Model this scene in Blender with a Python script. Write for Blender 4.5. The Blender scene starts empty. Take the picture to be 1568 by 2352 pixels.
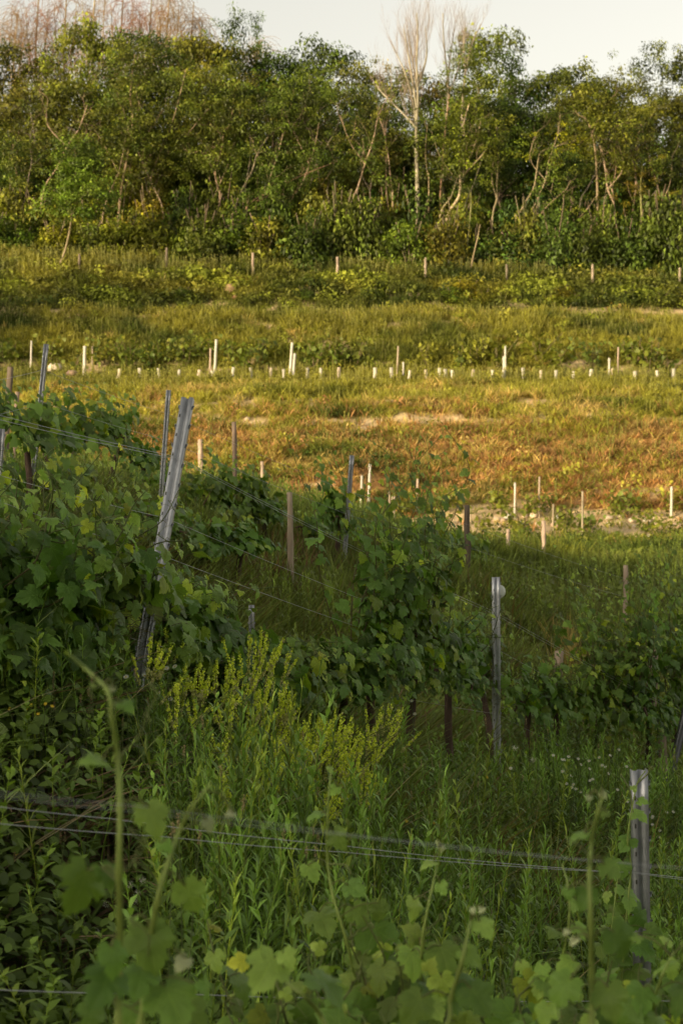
import bpy, math, random
import numpy as np

random.seed(7)
RNG = np.random.default_rng(11)
sc = bpy.context.scene
COL = sc.collection
TAU = math.tau

# ------------------------------------------------------------------ camera maths
FPX = 3920.0            # focal length in pixels of the 1568 x 2352 view of the photograph
CX, CY, HOR = 784.0, 1176.0, 1000.0
PITCH = math.atan((CY - HOR) / FPX)
cp, sp_ = math.cos(PITCH), math.sin(PITCH)

def P(px, py, Y):
    u = (px - CX) / FPX
    v = (CY - py) / FPX
    dx, dy, dz = u, cp + v * sp_, -sp_ + v * cp
    t = Y / dy
    return np.array([dx * t, Y, dz * t])

def px2m(px, Y):
    return px * Y / FPX

# ------------------------------------------------------------------ noise
_perm = np.random.default_rng(5).random((256, 256))
def vnoise(x, y):
    x = np.asarray(x, float); y = np.asarray(y, float)
    xi = np.floor(x).astype(int); yi = np.floor(y).astype(int)
    fx = x - xi; fy = y - yi
    fx = fx * fx * (3 - 2 * fx); fy = fy * fy * (3 - 2 * fy)
    a = _perm[xi & 255, yi & 255]; b = _perm[(xi + 1) & 255, yi & 255]
    c = _perm[xi & 255, (yi + 1) & 255]; d = _perm[(xi + 1) & 255, (yi + 1) & 255]
    return (a * (1 - fx) + b * fx) * (1 - fy) + (c * (1 - fx) + d * fx) * fy

def fbm(x, y, o=4):
    s = 0; a = 0.5; t = 0
    for k in range(o):
        s = s + a * vnoise(x * 2 ** k + 17.3 * k, y * 2 ** k + 9.1 * k); t += a; a *= 0.5
    return s / t

def sstep(a, b, x):
    t = np.clip((x - a) / (b - a), 0, 1)
    return t * t * (3 - 2 * t)

# ------------------------------------------------------------------ terrain
far_Y   = np.array([46, 52, 54.5, 56.0, 57.5, 59, 62, 64, 69.5, 71, 76.5, 79, 81.5, 83.3, 86, 89.5, 93, 95.5, 98.5, 100, 104, 108, 114, 122, 150, 260, 600])
far_row = np.array([1292, 1258, 1246, 1222, 1214, 1180, 1100, 1050, 962, 935, 890, 876, 868, 862, 800, 738, 722, 675, 638, 628, 604, 585, 560, 560, 610, 760, 900])

def far_z(X, Y):
    r = np.interp(Y, far_Y, far_row)
    px = np.clip(CX + X / np.maximum(Y, 20) * FPX, -500, 2100)
    tilt = (px - CX) / 784.0 * np.interp(r, [600, 640, 740, 840, 2000], [26, 20, 10, 0, 0])
    return (HOR - r - tilt) / FPX * Y

ctrl_px = [  # (px, row, Y) ground points
    (0, 1640, 6.4), (140, 1680, 6.6), (300, 1740, 7.5), (560, 1800, 8.8), (830, 1800, 10.2), (1140, 1875, 13), (1255, 1810, 14),
    (1540, 1880, 15.6), (0, 2352, 4.9), (400, 2380, 5.1), (784, 2420, 5.8), (1100, 2560, 5.9), (1470, 2860, 6.0),
    (150, 1960, 5.8), (500, 2050, 6.6), (900, 2150, 8.0), (1300, 2150, 9.5), (1560, 2250, 9.5),
    (578, 1720, 14), (0, 1440, 13), (200, 1230, 16), (380, 1250, 19), (660, 1312, 22), (800, 1345, 22), (1070, 1352, 23),
    (1435, 1490, 28), (1300, 1640, 20), (1568, 1640, 20), (1000, 1560, 17), (1200, 1400, 34), (1560, 1400, 34),
    (-200, 1150, 24), (150, 1140, 28), (535, 1180, 26), (460, 1160, 30), (150, 1110, 40), (400, 1155, 40), (600, 1185, 40), (800, 1215, 42),
    (1247, 1305, 42), (1560, 1300, 42), (-200, 1060, 44), (-600, 1400, 7), (2100, 2100, 13), (2200, 1600, 26), (-600, 1000, 30),
]
ctrl_xyz = [P(*c) for c in ctrl_px]
ctrl_xyz += [np.array(c) for c in [(0, 0, -1.65), (-2.0, 0, -1.35), (2.0, 0, -2.2), (-.6, 2.4, -1.8), (1.0, 3, -2.3), (-2.5, 3, -1.3), (3, 3, -3.2), (-.8,3.8,-1.75), (4.5,6,-3.9)]]
for yy in (56, 62, 70):
    for pp in (-500, 200, 800, 1400, 2100):
        X = (pp - CX) / FPX * yy
        ctrl_xyz.append(np.array([X, yy, float(far_z(X, yy))]))
ctrl_xyz = np.array(ctrl_xyz)
def _cc(X, Y):
    q = Y + 2.5
    return np.stack([X / q * 3.0, np.log(q)], -1)
_cp = _cc(ctrl_xyz[:, 0], ctrl_xyz[:, 1])
_cq = ctrl_xyz[:, 2] / (ctrl_xyz[:, 1] + 2.5)
def _U(r2):
    return np.where(r2 > 1e-12, 0.5 * r2 * np.log(np.maximum(r2, 1e-12)), 0)
n = len(_cp)
_A = np.zeros((n + 3, n + 3))
_A[:n, :n] = _U(((_cp[:, None] - _cp[None]) ** 2).sum(-1)) + np.eye(n) * 0.004
_A[:n, n] = 1; _A[:n, n + 1:] = _cp
_A[n:, :n] = _A[:n, n:].T
_w = np.linalg.solve(_A, np.concatenate([_cq, np.zeros(3)]))
def near_z(X, Y):
    X = np.asarray(X, float); Y = np.asarray(Y, float)
    sh = X.shape
    c = _cc(np.clip(X.ravel(), -1.1 * (Y.ravel() + 2.5), 1.1 * (Y.ravel() + 2.5)), Y.ravel())
    out = np.empty(len(c))
    for i in range(0, len(c), 20000):
        cc = c[i:i + 20000]
        K = _U(((cc[:, None] - _cp[None]) ** 2).sum(-1))
        out[i:i + 20000] = K @ _w[:n] + _w[n] + cc @ _w[n + 1:]
    return (out * (Y.ravel() + 2.5)).reshape(sh)

def ground_z(X, Y, detail=True):
    X = np.asarray(X, float); Y = np.asarray(Y, float)
    Yn = np.maximum(Y, 0.0)
    zn = near_z(X, Yn)
    zf = far_z(X, np.maximum(Y, 46))
    w = sstep(47, 60, Y)
    z = zn * (1 - w) + zf * w
    # unseen rise behind the viewer, its crest shaped to throw the foreground shadow
    shadow_ridge = np.interp(X, [-195, -170, -163, -159, -155, -150, -120], [38.2, 38.4, 39.3, 38.4, 36.9, 36.2, 37.5]) + .8 * (fbm(X * .10 + 3, Y * 0 + 1, 4) - .5) * 2 + 1.0 * (fbm(X * .9, Y * 0 + 7, 3) - .5)
    b = sstep(-12, -125, Y)
    z = z * (1 - b) + shadow_ridge * b
    if detail:
        a = np.interp(Y, [-10, 0, 12, 50, 60, 120], [0, .02, .05, .10, .42, .3])
        z = z + a * 2 * (fbm(X * .45 + 50, Y * .45 + 20, 4) - .5) + .06 * (fbm(X * 2.2, Y * 2.2, 3) - .5) * sstep(1, 8, Y)
    return z

def gz(x, y):
    return float(ground_z(np.array([x]), np.array([y]))[0])

def hit(px, py, y0=1.5, y1=130):
    d = P(px, py, 1.0)
    ys = np.geomspace(y0, y1, 900)
    g = ground_z(d[0] * ys, ys) - d[2] * ys
    k = np.argmax(g > 0)
    if g[k] <= 0: k = len(ys) - 1
    y = ys[k]
    return np.array([d[0] * y, y, gz(d[0] * y, y)])

def on_ground(px, Y):
    X = (px - CX) / FPX * Y
    return np.array([X, Y, gz(X, Y)])

# ------------------------------------------------------------------ geometry container
class Geo:
    def __init__(s):
        s.V = []; s.F = {}; s.C = []; s.U = []; s.n = 0
    def add(s, V, faces, col=(1, 1, 1), uv=None, mat=0):
        V = np.asarray(V, float); m = len(V)
        s.V.append(V)
        c = np.asarray(col, float)
        s.C.append(np.broadcast_to(c, (m, 3)) if c.ndim == 1 else c)
        s.U.append(np.zeros((m, 2)) if uv is None else uv)
        for f in faces:
            f = np.asarray(f)
            if f.size: s.F.setdefault((f.shape[1], mat), []).append(f + s.n)
        s.n += m
    def stamp(s, t, M, T, col=None, mat=0):
        N = len(T)
        if N == 0: return
        V = np.einsum('nij,vj->nvi', M, t['V']) + T[:, None, :]
        nv = len(t['V'])
        C = np.broadcast_to(t['C'][None], (N, nv, 3))
        if col is not None: C = C * np.asarray(col)[:, None, :]
        off = (np.arange(N) * nv)[:, None, None]
        faces = [(f[None] + off).reshape(-1, f.shape[1]) for f in t['F']]
        uv = np.broadcast_to(t['U'][None], (N, nv, 2)).reshape(-1, 2)
        s.add(V.reshape(-1, 3), faces, C.reshape(-1, 3), uv, mat)
    def build(s, name, mats, parent=None, loc=None, smooth=False):
        me = bpy.data.meshes.new(name)
        V = np.concatenate(s.V) if s.V else np.zeros((0, 3))
        if loc is not None: V = V - np.asarray(loc)[None]
        me.vertices.add(len(V)); me.vertices.foreach_set('co', V.astype(np.float32).ravel())
        starts = []; totals = []; idx = []; mi = []; o = 0
        for (k, m), fl in s.F.items():
            f = np.concatenate(fl); idx.append(f.ravel())
            starts.append(o + np.arange(len(f)) * k); totals.append(np.full(len(f), k)); mi.append(np.full(len(f), m)); o += f.size
        idx = np.concatenate(idx); starts = np.concatenate(starts)
        me.loops.add(len(idx)); me.loops.foreach_set('vertex_index', idx.astype(np.int32))
        me.polygons.add(len(starts)); me.polygons.foreach_set('loop_start', starts.astype(np.int32))
        me.polygons.foreach_set('material_index', np.concatenate(mi).astype(np.int32))
        if smooth: me.polygons.foreach_set('use_smooth', np.ones(len(starts), bool))
        me.update(calc_edges=True)
        a = me.attributes.new('Col', 'FLOAT_COLOR', 'POINT')
        C = np.concatenate(s.C); a.data.foreach_set('color', np.concatenate([C, np.ones((len(C), 1))], 1).astype(np.float32).ravel())
        a = me.attributes.new('luv', 'FLOAT2', 'POINT')
        a.data.foreach_set('vector', np.concatenate(s.U).astype(np.float32).ravel())
        for m in (mats if isinstance(mats, (list, tuple)) else [mats]): me.materials.append(m)
        o = bpy.data.objects.new(name, me); COL.objects.link(o)
        if parent is not None:
            o.parent = parent
        elif loc is not None:
            o.location = loc
        return o

def tag(o, label=None, cat=None, group=None, kind=None):
    if label: o['label'] = label
    if cat: o['category'] = cat
    if group: o['group'] = group
    if kind: o['kind'] = kind
    return o
def thing(name, label, cat, loc, group=None, rz=0):
    o = bpy.data.objects.new(name, None); o.empty_display_size = .2
    COL.objects.link(o); o.location = loc; o.rotation_euler = (0, 0, rz)
    return tag(o, label, cat, group)
ORD = ['first', 'second', 'third', 'fourth', 'fifth', 'sixth', 'seventh', 'eighth', 'ninth', 'tenth', 'eleventh', 'twelfth', 'thirteenth',
       'fourteenth', 'fifteenth', 'sixteenth', 'seventeenth', 'eighteenth', 'nineteenth', 'twentieth']
for t_, b_ in ((20, 'twenty'), (30, 'thirty'), (40, 'forty'), (50, 'fifty'), (60, 'sixty')):
    for k_ in range(9): ORD.append(b_ + '-' + ORD[k_])
    ORD.append({'twenty': 'thirtieth', 'thirty': 'fortieth', 'forty': 'fiftieth', 'fifty': 'sixtieth', 'sixty': 'seventieth'}[b_])

def tube(G, pts, rad, col=(1, 1, 1), k=6, cap=True, mat=0, rough=0.0):
    pts = np.asarray(pts, float); m = len(pts)
    rad = np.broadcast_to(np.asarray(rad, float), (m,))
    d = np.gradient(pts, axis=0); d /= np.linalg.norm(d, axis=1)[:, None] + 1e-9
    ref = np.array([0, 1, 0]) if abs(d[0][1]) < .9 else np.array([1, 0, 0])
    X = np.cross(d, ref); X /= np.linalg.norm(X, axis=1)[:, None] + 1e-9
    Y = np.cross(d, X)
    a = np.arange(k) / k * TAU
    rr = rad[:, None] * (1 + rough * (RNG.random((m, k)) - .5))
    V = pts[:, None] + rr[:, :, None] * (np.cos(a)[None, :, None] * X[:, None] + np.sin(a)[None, :, None] * Y[:, None])
    i = np.arange(m - 1)[:, None] * k; j = np.arange(k)[None]; j2 = (j + 1) % k
    F = np.stack([i + j, i + j2, i + k + j2, i + k + j], -1).reshape(-1, 4)
    fs = [F]
    if cap and k > 2: fs.append(np.array([np.arange(k) + (m - 1) * k])); 
    c = np.asarray(col, float)
    if c.ndim == 2: c = np.repeat(c, k, axis=0)
    G.add(V.reshape(-1, 3), fs, c, None, mat)

def smooth_poly(pts, n=5):
    pts = np.asarray(pts, float)
    if len(pts) < 3: 
        t = np.linspace(0, 1, n + 1)[:, None]; return pts[0] * (1 - t) + pts[-1] * t
    P0 = np.vstack([2 * pts[0] - pts[1], pts, 2 * pts[-1] - pts[-2]])
    out = []
    for i in range(1, len(P0) - 2):
        for t in np.linspace(0, 1, n, endpoint=False):
            a, b, c, d = P0[i - 1], P0[i], P0[i + 1], P0[i + 2]
            out.append(.5 * ((2 * b) + (-a + c) * t + (2 * a - 5 * b + 4 * c - d) * t * t + (-a + 3 * b - 3 * c + d) * t ** 3))
    out.append(pts[-1])
    return np.array(out)

def norm(v): return v / (np.linalg.norm(v, axis=-1, keepdims=True) + 1e-9)
def frames(nrm, tip):
    n_ = norm(nrm); y = norm(tip - (tip * n_).sum(-1, keepdims=True) * n_); x = np.cross(y, n_)
    return np.stack([x, y, n_], -1)
def rotz_scale(ang, s, sz=None, lean=None):
    N = len(ang); c, q = np.cos(ang), np.sin(ang); M = np.zeros((N, 3, 3))
    sz = s if sz is None else sz
    M[:, 0, 0] = c * s; M[:, 0, 1] = -q * s; M[:, 1, 0] = q * s; M[:, 1, 1] = c * s; M[:, 2, 2] = sz
    if lean is not None:
        M[:, 0, 2] = lean[:, 0] * sz; M[:, 1, 2] = lean[:, 1] * sz
    return M

# ------------------------------------------------------------------ materials
def newmat(name):
    m = bpy.data.materials.new(name); m.use_nodes = True
    nt = m.node_tree; nt.nodes.clear()
    return m, nt, nt.nodes, nt.links
def N_(nt, t, **kw):
    n = nt.nodes.new(t)
    for k, v in kw.items():
        if k == 'in_':
            for a, b in v.items(): n.inputs[a].default_value = b
        else: setattr(n, k, v)
    return n
def math_(nt, op, a, b=None, c=None, clamp=False):
    n = nt.nodes.new('ShaderNodeMath'); n.operation = op; n.use_clamp = clamp
    for i, v in enumerate((a, b, c)):
        if v is None: continue
        if isinstance(v, (int, float)): n.inputs[i].default_value = v
        else: nt.links.new(v, n.inputs[i])
    return n.outputs[0]
def mixc(nt, fac, a, b, mode='MIX'):
    n = nt.nodes.new('ShaderNodeMix'); n.data_type = 'RGBA'; n.blend_type = mode
    for i, v in ((0, fac), (6, a), (7, b)):
        if isinstance(v, (int, float)): n.inputs[i].default_value = v
        elif isinstance(v, tuple): n.inputs[i].default_value = (*v, 1)[:4]
        else: nt.links.new(v, n.inputs[i])
    return n.outputs[2]

def attr_mat(name, tint=(1, 1, 1), rough=.6, transl=.25, spec=.3, nscale=8.0, namp=.35, objvar=.25, bump=0.0, veins=False, metal=0.0, bscale=30.0, stretch=None):
    m, nt, nd, lk = newmat(name)
    at = N_(nt, 'ShaderNodeAttribute', attribute_name='Col')
    geo = N_(nt, 'ShaderNodeTexCoord')
    vec = geo.outputs['Object']
    if stretch:
        mp = N_(nt, 'ShaderNodeMapping'); mp.inputs['Scale'].default_value = stretch; lk.new(vec, mp.inputs[0]); vec = mp.outputs[0]
    no = N_(nt, 'ShaderNodeTexNoise', in_={'Scale': nscale, 'Detail': 4.0, 'Roughness': .6}); lk.new(vec, no.inputs['Vector'])
    f = math_(nt, 'MULTIPLY_ADD', no.outputs['Fac'], namp * 2, 1 - namp)
    oi = N_(nt, 'ShaderNodeObjectInfo')
    f2 = math_(nt, 'MULTIPLY_ADD', oi.outputs['Random'], objvar, 1 - objvar / 2)
    f3 = math_(nt, 'MULTIPLY', f, f2)
    c = mixc(nt, 1.0, at.outputs['Color'], tint, 'MULTIPLY')
    vm = N_(nt, 'ShaderNodeVectorMath', operation='SCALE'); lk.new(c, vm.inputs[0]); lk.new(f3, vm.inputs['Scale'])
    c = vm.outputs[0]
    if objvar > 0:
        c = mixc(nt, 1.0, c, oi.outputs['Color'], 'MULTIPLY')
    if objvar > 0:   # a little warm/cool shift between individuals
        h = N_(nt, 'ShaderNodeHueSaturation')
        lk.new(math_(nt, 'MULTIPLY_ADD', oi.outputs['Random'], -.05 * objvar / .25, .5 + .025 * objvar / .25), h.inputs['Hue'])
        lk.new(c, h.inputs['Color']); c = h.outputs[0]
    hgt = None
    if veins:
        uv = N_(nt, 'ShaderNodeAttribute', attribute_name='luv'); sx = N_(nt, 'ShaderNodeSeparateXYZ'); lk.new(uv.outputs['Vector'], sx.inputs[0])
        x = math_(nt, 'ABSOLUTE', sx.outputs[0]); y = math_(nt, 'SUBTRACT', sx.outputs[1], .02)
        best = None
        for a in (0, 42, 92, 140):
            sa, ca = math.sin(math.radians(a)), math.cos(math.radians(a))
            per = math_(nt, 'ABSOLUTE', math_(nt, 'SUBTRACT', math_(nt, 'MULTIPLY', x, ca), math_(nt, 'MULTIPLY', y, sa)))
            al = math_(nt, 'ADD', math_(nt, 'MULTIPLY', x, sa), math_(nt, 'MULTIPLY', y, ca))
            # side veins: a saw along the rib
            neg = math_(nt, 'LESS_THAN', al, 0.0)
            d = math_(nt, 'ADD', per, neg)
            sv = math_(nt, 'PINGPONG', math_(nt, 'ADD', al, math_(nt, 'MULTIPLY', per, -.8)), .07)
            sv = math_(nt, 'ADD', math_(nt, 'MULTIPLY', sv, 1.3), math_(nt, 'MULTIPLY', math_(nt, 'GREATER_THAN', per, .17), 1.0))
            sv = math_(nt, 'ADD', sv, .008)
            d = math_(nt, 'MINIMUM', d, math_(nt, 'ADD', sv, neg))
            best = d if best is None else math_(nt, 'MINIMUM', best, d)
        vmask = math_(nt, 'SUBTRACT', 1.0, math_(nt, 'MULTIPLY', best, 75.0), clamp=True)
        c = mixc(nt, math_(nt, 'MULTIPLY', vmask, .4), c, mixc(nt, 1.0, c, (2.4, 2.1, 2.0), 'MULTIPLY'))
        hgt = math_(nt, 'ADD', math_(nt, 'MULTIPLY', vmask, -.6), no.outputs['Fac'])
    bs = N_(nt, 'ShaderNodeBsdfPrincipled', in_={'Roughness': rough, 'Metallic': metal, 'Specular IOR Level': spec})
    lk.new(c, bs.inputs['Base Color'])
    if bump > 0:
        bn = N_(nt, 'ShaderNodeTexNoise', in_={'Scale': bscale, 'Detail': 5.0}); lk.new(vec, bn.inputs['Vector'])
        b = N_(nt, 'ShaderNodeBump', in_={'Strength': bump, 'Distance': .01}); lk.new(hgt if hgt is not None else bn.outputs['Fac'], b.inputs['Height']); lk.new(b.outputs[0], bs.inputs['Normal'])
    out = N_(nt, 'ShaderNodeOutputMaterial')
    if transl > 0:
        tr = N_(nt, 'ShaderNodeBsdfTranslucent'); lk.new(mixc(nt, 1.0, c, (1.25, 1.3, .55), 'MULTIPLY'), tr.inputs['Color'])
        mx = N_(nt, 'ShaderNodeMixShader', in_={0: transl}); lk.new(bs.outputs[0], mx.inputs[1]); lk.new(tr.outputs[0], mx.inputs[2])
        lk.new(mx.outputs[0], out.inputs[0])
    else: lk.new(bs.outputs[0], out.inputs[0])
    return m

M_tree = attr_mat('tree_leaf', rough=.55, transl=.2, nscale=.6, namp=.25, objvar=.35)
M_vine = attr_mat('vine_leaf', rough=.48, transl=.33, spec=.28, nscale=22, namp=.28, objvar=.12, veins=True, bump=.5)
M_far_vine = attr_mat('far_vine_leaf', rough=.5, transl=.28, nscale=4, namp=.2, objvar=.15)
M_weed = attr_mat('weed_leaf', rough=.5, transl=.3, nscale=3.0, namp=.3, objvar=.0)
M_grass = attr_mat('grass', rough=.65, transl=.3, nscale=.8, namp=.3, objvar=.0)
M_bark = attr_mat('bark', rough=.9, transl=0, nscale=3, namp=.4, objvar=.2, bump=.6, bscale=9, spec=.1)
M_wood = attr_mat('weathered_wood', rough=.85, transl=0, nscale=26, namp=.45, objvar=.15, bump=.9, bscale=40, spec=.15, stretch=(1, 1, .12))
M_vbark = attr_mat('vine_bark', rough=.95, transl=0, nscale=40, namp=.5, objvar=.1, bump=1.0, bscale=60, spec=.1, stretch=(1, 1, .25))
M_galv = attr_mat('galvanised_steel', rough=.42, transl=0, nscale=34, namp=.3, objvar=.08, bump=.12, bscale=60, spec=.5, metal=.55)
M_slot = attr_mat('slot_shadow', rough=.9, transl=0, objvar=0)
M_wire = attr_mat('wire_steel', rough=.35, transl=0, nscale=9, namp=.3, objvar=0, metal=.2, spec=.5)
M_plas = attr_mat('white_plastic', rough=.5, transl=.1, nscale=5, namp=.15, objvar=.1)
M_petal = attr_mat('petals', rough=.6, transl=.3, nscale=20, namp=.15, objvar=.0)
M_stone = attr_mat('stone', rough=.9, transl=0, nscale=4, namp=.4, objvar=.2, bump=.7, bscale=12)

def ground_mat():
    m, nt, nd, lk = newmat('ground_soil')
    at = N_(nt, 'ShaderNodeAttribute', attribute_name='Col')
    tc = N_(nt, 'ShaderNodeTexCoord')
    a = N_(nt, 'ShaderNodeTexNoise', in_={'Scale': 2.4, 'Detail': 8.0, 'Roughness': .72}); lk.new(tc.outputs['Object'], a.inputs[0])
    b = N_(nt, 'ShaderNodeTexNoise', in_={'Scale': 16.0, 'Detail': 5.0, 'Roughness': .7}); lk.new(tc.outputs['Object'], b.inputs[0])
    f = math_(nt, 'ADD', math_(nt, 'MULTIPLY', a.outputs['Fac'], 1.2), math_(nt, 'MULTIPLY', b.outputs['Fac'], .9))
    f = math_(nt, 'SUBTRACT', f, .1)
    vm = N_(nt, 'ShaderNodeVectorMath', operation='SCALE'); lk.new(at.outputs['Color'], vm.inputs[0]); lk.new(f, vm.inputs['Scale'])
    bs = N_(nt, 'ShaderNodeBsdfPrincipled', in_={'Roughness': .95, 'Specular IOR Level': .1}); lk.new(vm.outputs[0], bs.inputs['Base Color'])
    bp = N_(nt, 'ShaderNodeBump', in_={'Strength': .9, 'Distance': .08}); lk.new(a.outputs['Fac'], bp.inputs['Height']); lk.new(bp.outputs[0], bs.inputs['Normal'])
    o = N_(nt, 'ShaderNodeOutputMaterial'); lk.new(bs.outputs[0], o.inputs[0])
    return m
M_ground = ground_mat()

# ------------------------------------------------------------------ cover colours over the place
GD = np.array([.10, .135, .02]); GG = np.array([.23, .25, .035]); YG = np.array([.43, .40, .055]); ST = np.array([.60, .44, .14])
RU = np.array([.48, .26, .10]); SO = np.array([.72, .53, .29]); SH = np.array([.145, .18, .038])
def srow(X, Y):
    z = ground_z(X, Y, False)
    return HOR - z / np.maximum(Y, 1) * FPX, CX + X / np.maximum(Y, 1) * FPX
def cover(X, Y):
    """returns row, px, weights of straw / rust / soil, green tone colour, at world positions"""
    r, px = srow(X, Y)
    n1 = fbm(X * .22 + 5, Y * .30 + 8, 4); n2 = fbm(X * .5 + 40, Y * .9 + 3, 4); n3 = fbm(X * 1.1 + 9, Y * 2.2 + 70, 3)
    rust = np.interp(r, [600, 860, 900, 960, 1010, 1150, 1200, 1260, 1300], [0, .05, .2, .25, .5, .52, .25, .1, 0])
    straw = np.interp(r, [580, 640, 720, 740, 800, 870, 900, 930, 1010, 1150, 1250, 1300, 1500], [.15, .12, .08, .22, .12, .2, .32, .42, .46, .46, .3, .15, .08])
    soil = np.interp(r, [650, 700, 722, 735, 780, 855, 880, 910, 925, 945, 962, 985, 1000, 1100, 1165, 1195, 1243, 1254, 1262], [.1, .25, .55, .2, .10, .3, .05, .12, .48, .12, .45, .12, .06, .12, .2, 1.25, 1.0, 1.35, .05])
    soil = soil * np.where((r > 1175), sstep(820, 1060, px), 1)
    far = (Y > 38)
    wr = np.clip((rust - (1 - n1) * .9 + .25) * 3, 0, 1) * rust / (rust + .2) * 1.2
    ws = np.clip((straw + n2 - .85) * 4, 0, 1)
    wo = np.clip((soil + n3 * .9 + n2 * .5 - .98) * 5, 0, 1)
    wr = np.where(far, np.clip(wr, 0, 1), 0); ws = np.where(far, ws, ws * .4); wo = np.where(far, wo, 0)
    gt = sstep(.35, .65, fbm(X * .3 + 90, Y * .5 + 33, 4))[..., None]
    base = GD * (1 - gt) + GG * gt
    yel = np.interp(r, [560, 640, 715, 735, 800, 870, 930, 1000, 1200, 1290, 1330], [.35, .25, .15, .45, .35, .5, .5, .35, .3, .1, 0])
    yel = np.clip((yel + fbm(X * .35 + 7, Y * .6 + 55, 4) - .72) * 4, 0, 1)[..., None]
    base = base * (1 - yel) + YG * yel
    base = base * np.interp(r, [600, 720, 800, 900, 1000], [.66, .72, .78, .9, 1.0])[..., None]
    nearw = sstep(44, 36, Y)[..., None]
    base = base * (1 - nearw) + SH * (.6 + .8 * n2[..., None]) * nearw  # nearer grass turns a shade green, the shadowed zone put into the colour
    return r, px, ws, wr, wo, base

# ------------------------------------------------------------------ ground sheet
def build_ground():
    Ys = np.concatenate([np.linspace(-300, -160, 8), np.linspace(-150, -100, 40), np.linspace(-97, -2, 50), np.arange(-1.5, 12, .12), np.arange(12, 46, .35), np.arange(46, 112, .22),
                         np.arange(112, 135, .8), np.geomspace(136, 1500, 26)])
    s = np.linspace(-1, 1, 241); s = np.sign(s) * (abs(s) ** 1.5)
    W = np.interp(Ys, [-130, -5, 0, 12, 50, 110, 150, 1500], [260, 60, 40, 36, 45, 60, 120, 1300])
    Yg, S = np.meshgrid(Ys, s, indexing='ij'); Xg = S * W[:, None]
    Z = ground_z(Xg, Yg)
    V = np.stack([Xg, Yg, Z], -1).reshape(-1, 3)
    r, c = Xg.shape
    i = (np.arange(r - 1) * c)[:, None]; j = np.arange(c - 1)[None]
    F = np.stack([i + j, i + j + 1, i + c + j + 1, i + c + j], -1).reshape(-1, 4)
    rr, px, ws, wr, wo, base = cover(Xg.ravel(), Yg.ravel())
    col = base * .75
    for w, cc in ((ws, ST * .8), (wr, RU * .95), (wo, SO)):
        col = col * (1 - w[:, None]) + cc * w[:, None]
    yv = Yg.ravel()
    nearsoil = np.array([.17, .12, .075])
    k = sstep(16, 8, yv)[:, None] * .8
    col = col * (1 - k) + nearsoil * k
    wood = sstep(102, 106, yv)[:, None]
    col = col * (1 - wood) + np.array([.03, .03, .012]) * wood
    unseen_hill = sstep(0, -6, yv)[:, None]
    col = col * (1 - unseen_hill) + np.array([.05, .075, .02]) * unseen_hill
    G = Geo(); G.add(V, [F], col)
    o = G.build('ground', M_ground, smooth=True); tag(o, kind='structure')
build_ground()

# ------------------------------------------------------------------ templates
def T_(V, F, C=None, U=None):
    V = np.asarray(V, float)
    return dict(V=V, F=[np.asarray(f) for f in F], C=np.ones((len(V), 3)) if C is None else np.asarray(C, float), U=np.zeros((len(V), 2)) if U is None else U)

def grape_leaf(rng, fine=True, lobed=.5):
    """leaf in XY, petiole at origin, tip +Y, about 1 unit across"""
    half = [(0.0, -.02), (.13, -.2), (.25, -.22), (.40, -.12), (.36, -.04), (.50, .06), (.49, .17), (.56, .30), (.46, .34), (.46, .46),
            (.33 - .09 * lobed, .40 - .02 * lobed), (.31, .52), (.34, .64), (.24, .66), (.20, .78), (.11, .80), (.0, .96)]
    if not fine:
        half = [(0, -.02), (.2, -.22), (.38, -.06), (.54, .24), (.3, .40), (.3, .66), (0, .94)]
    h = np.array(half)
    h = h + (rng.random(h.shape) - .5) * .03; h[0] = half[0]; h[-1, 0] = 0
    l = h[1:-1][::-1].copy(); l[:, 0] *= -1; l += (rng.random(l.shape) - .5) * .03
    out = np.vstack([h, l])            # closed loop from petiole, right side up to tip, left side down
    n_ = len(out); c = np.array([0, .28])
    rings = [out] + ([c + (out - c) * .58] if fine else [])
    V2 = np.vstack(rings + [c[None]])
    r = np.linalg.norm(V2 - c, axis=1)
    # fold along midrib, droop at rim, wave
    z = .22 * np.abs(V2[:, 0]) - .55 * r ** 2 + (.05 * np.sin(V2[:, 1] * 9 + rng.random() * 6) * np.abs(V2[:, 0]) * 2 if fine else 0) + (rng.random(len(V2)) - .5) * .035
    V = np.column_stack([V2, z])
    F = []
    i = np.arange(n_); j = (i + 1) % n_
    if fine:
        F.append(np.stack([i, j, j + n_, i + n_], 1)); F.append(np.stack([i + n_, j + n_, np.full(n_, 2 * n_)], 1))
    else: F.append(np.stack([i, j, np.full(n_, n_)], 1))
    C = np.ones((len(V), 3)); C[:n_] *= 1.1
    return T_(V, F, C, V2.copy())
rl = np.random.default_rng(3)
LEAF = [grape_leaf(rl, True, k / 3) for k in range(5)]
LEAFLO = [grape_leaf(rl, False) for k in range(3)]

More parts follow.
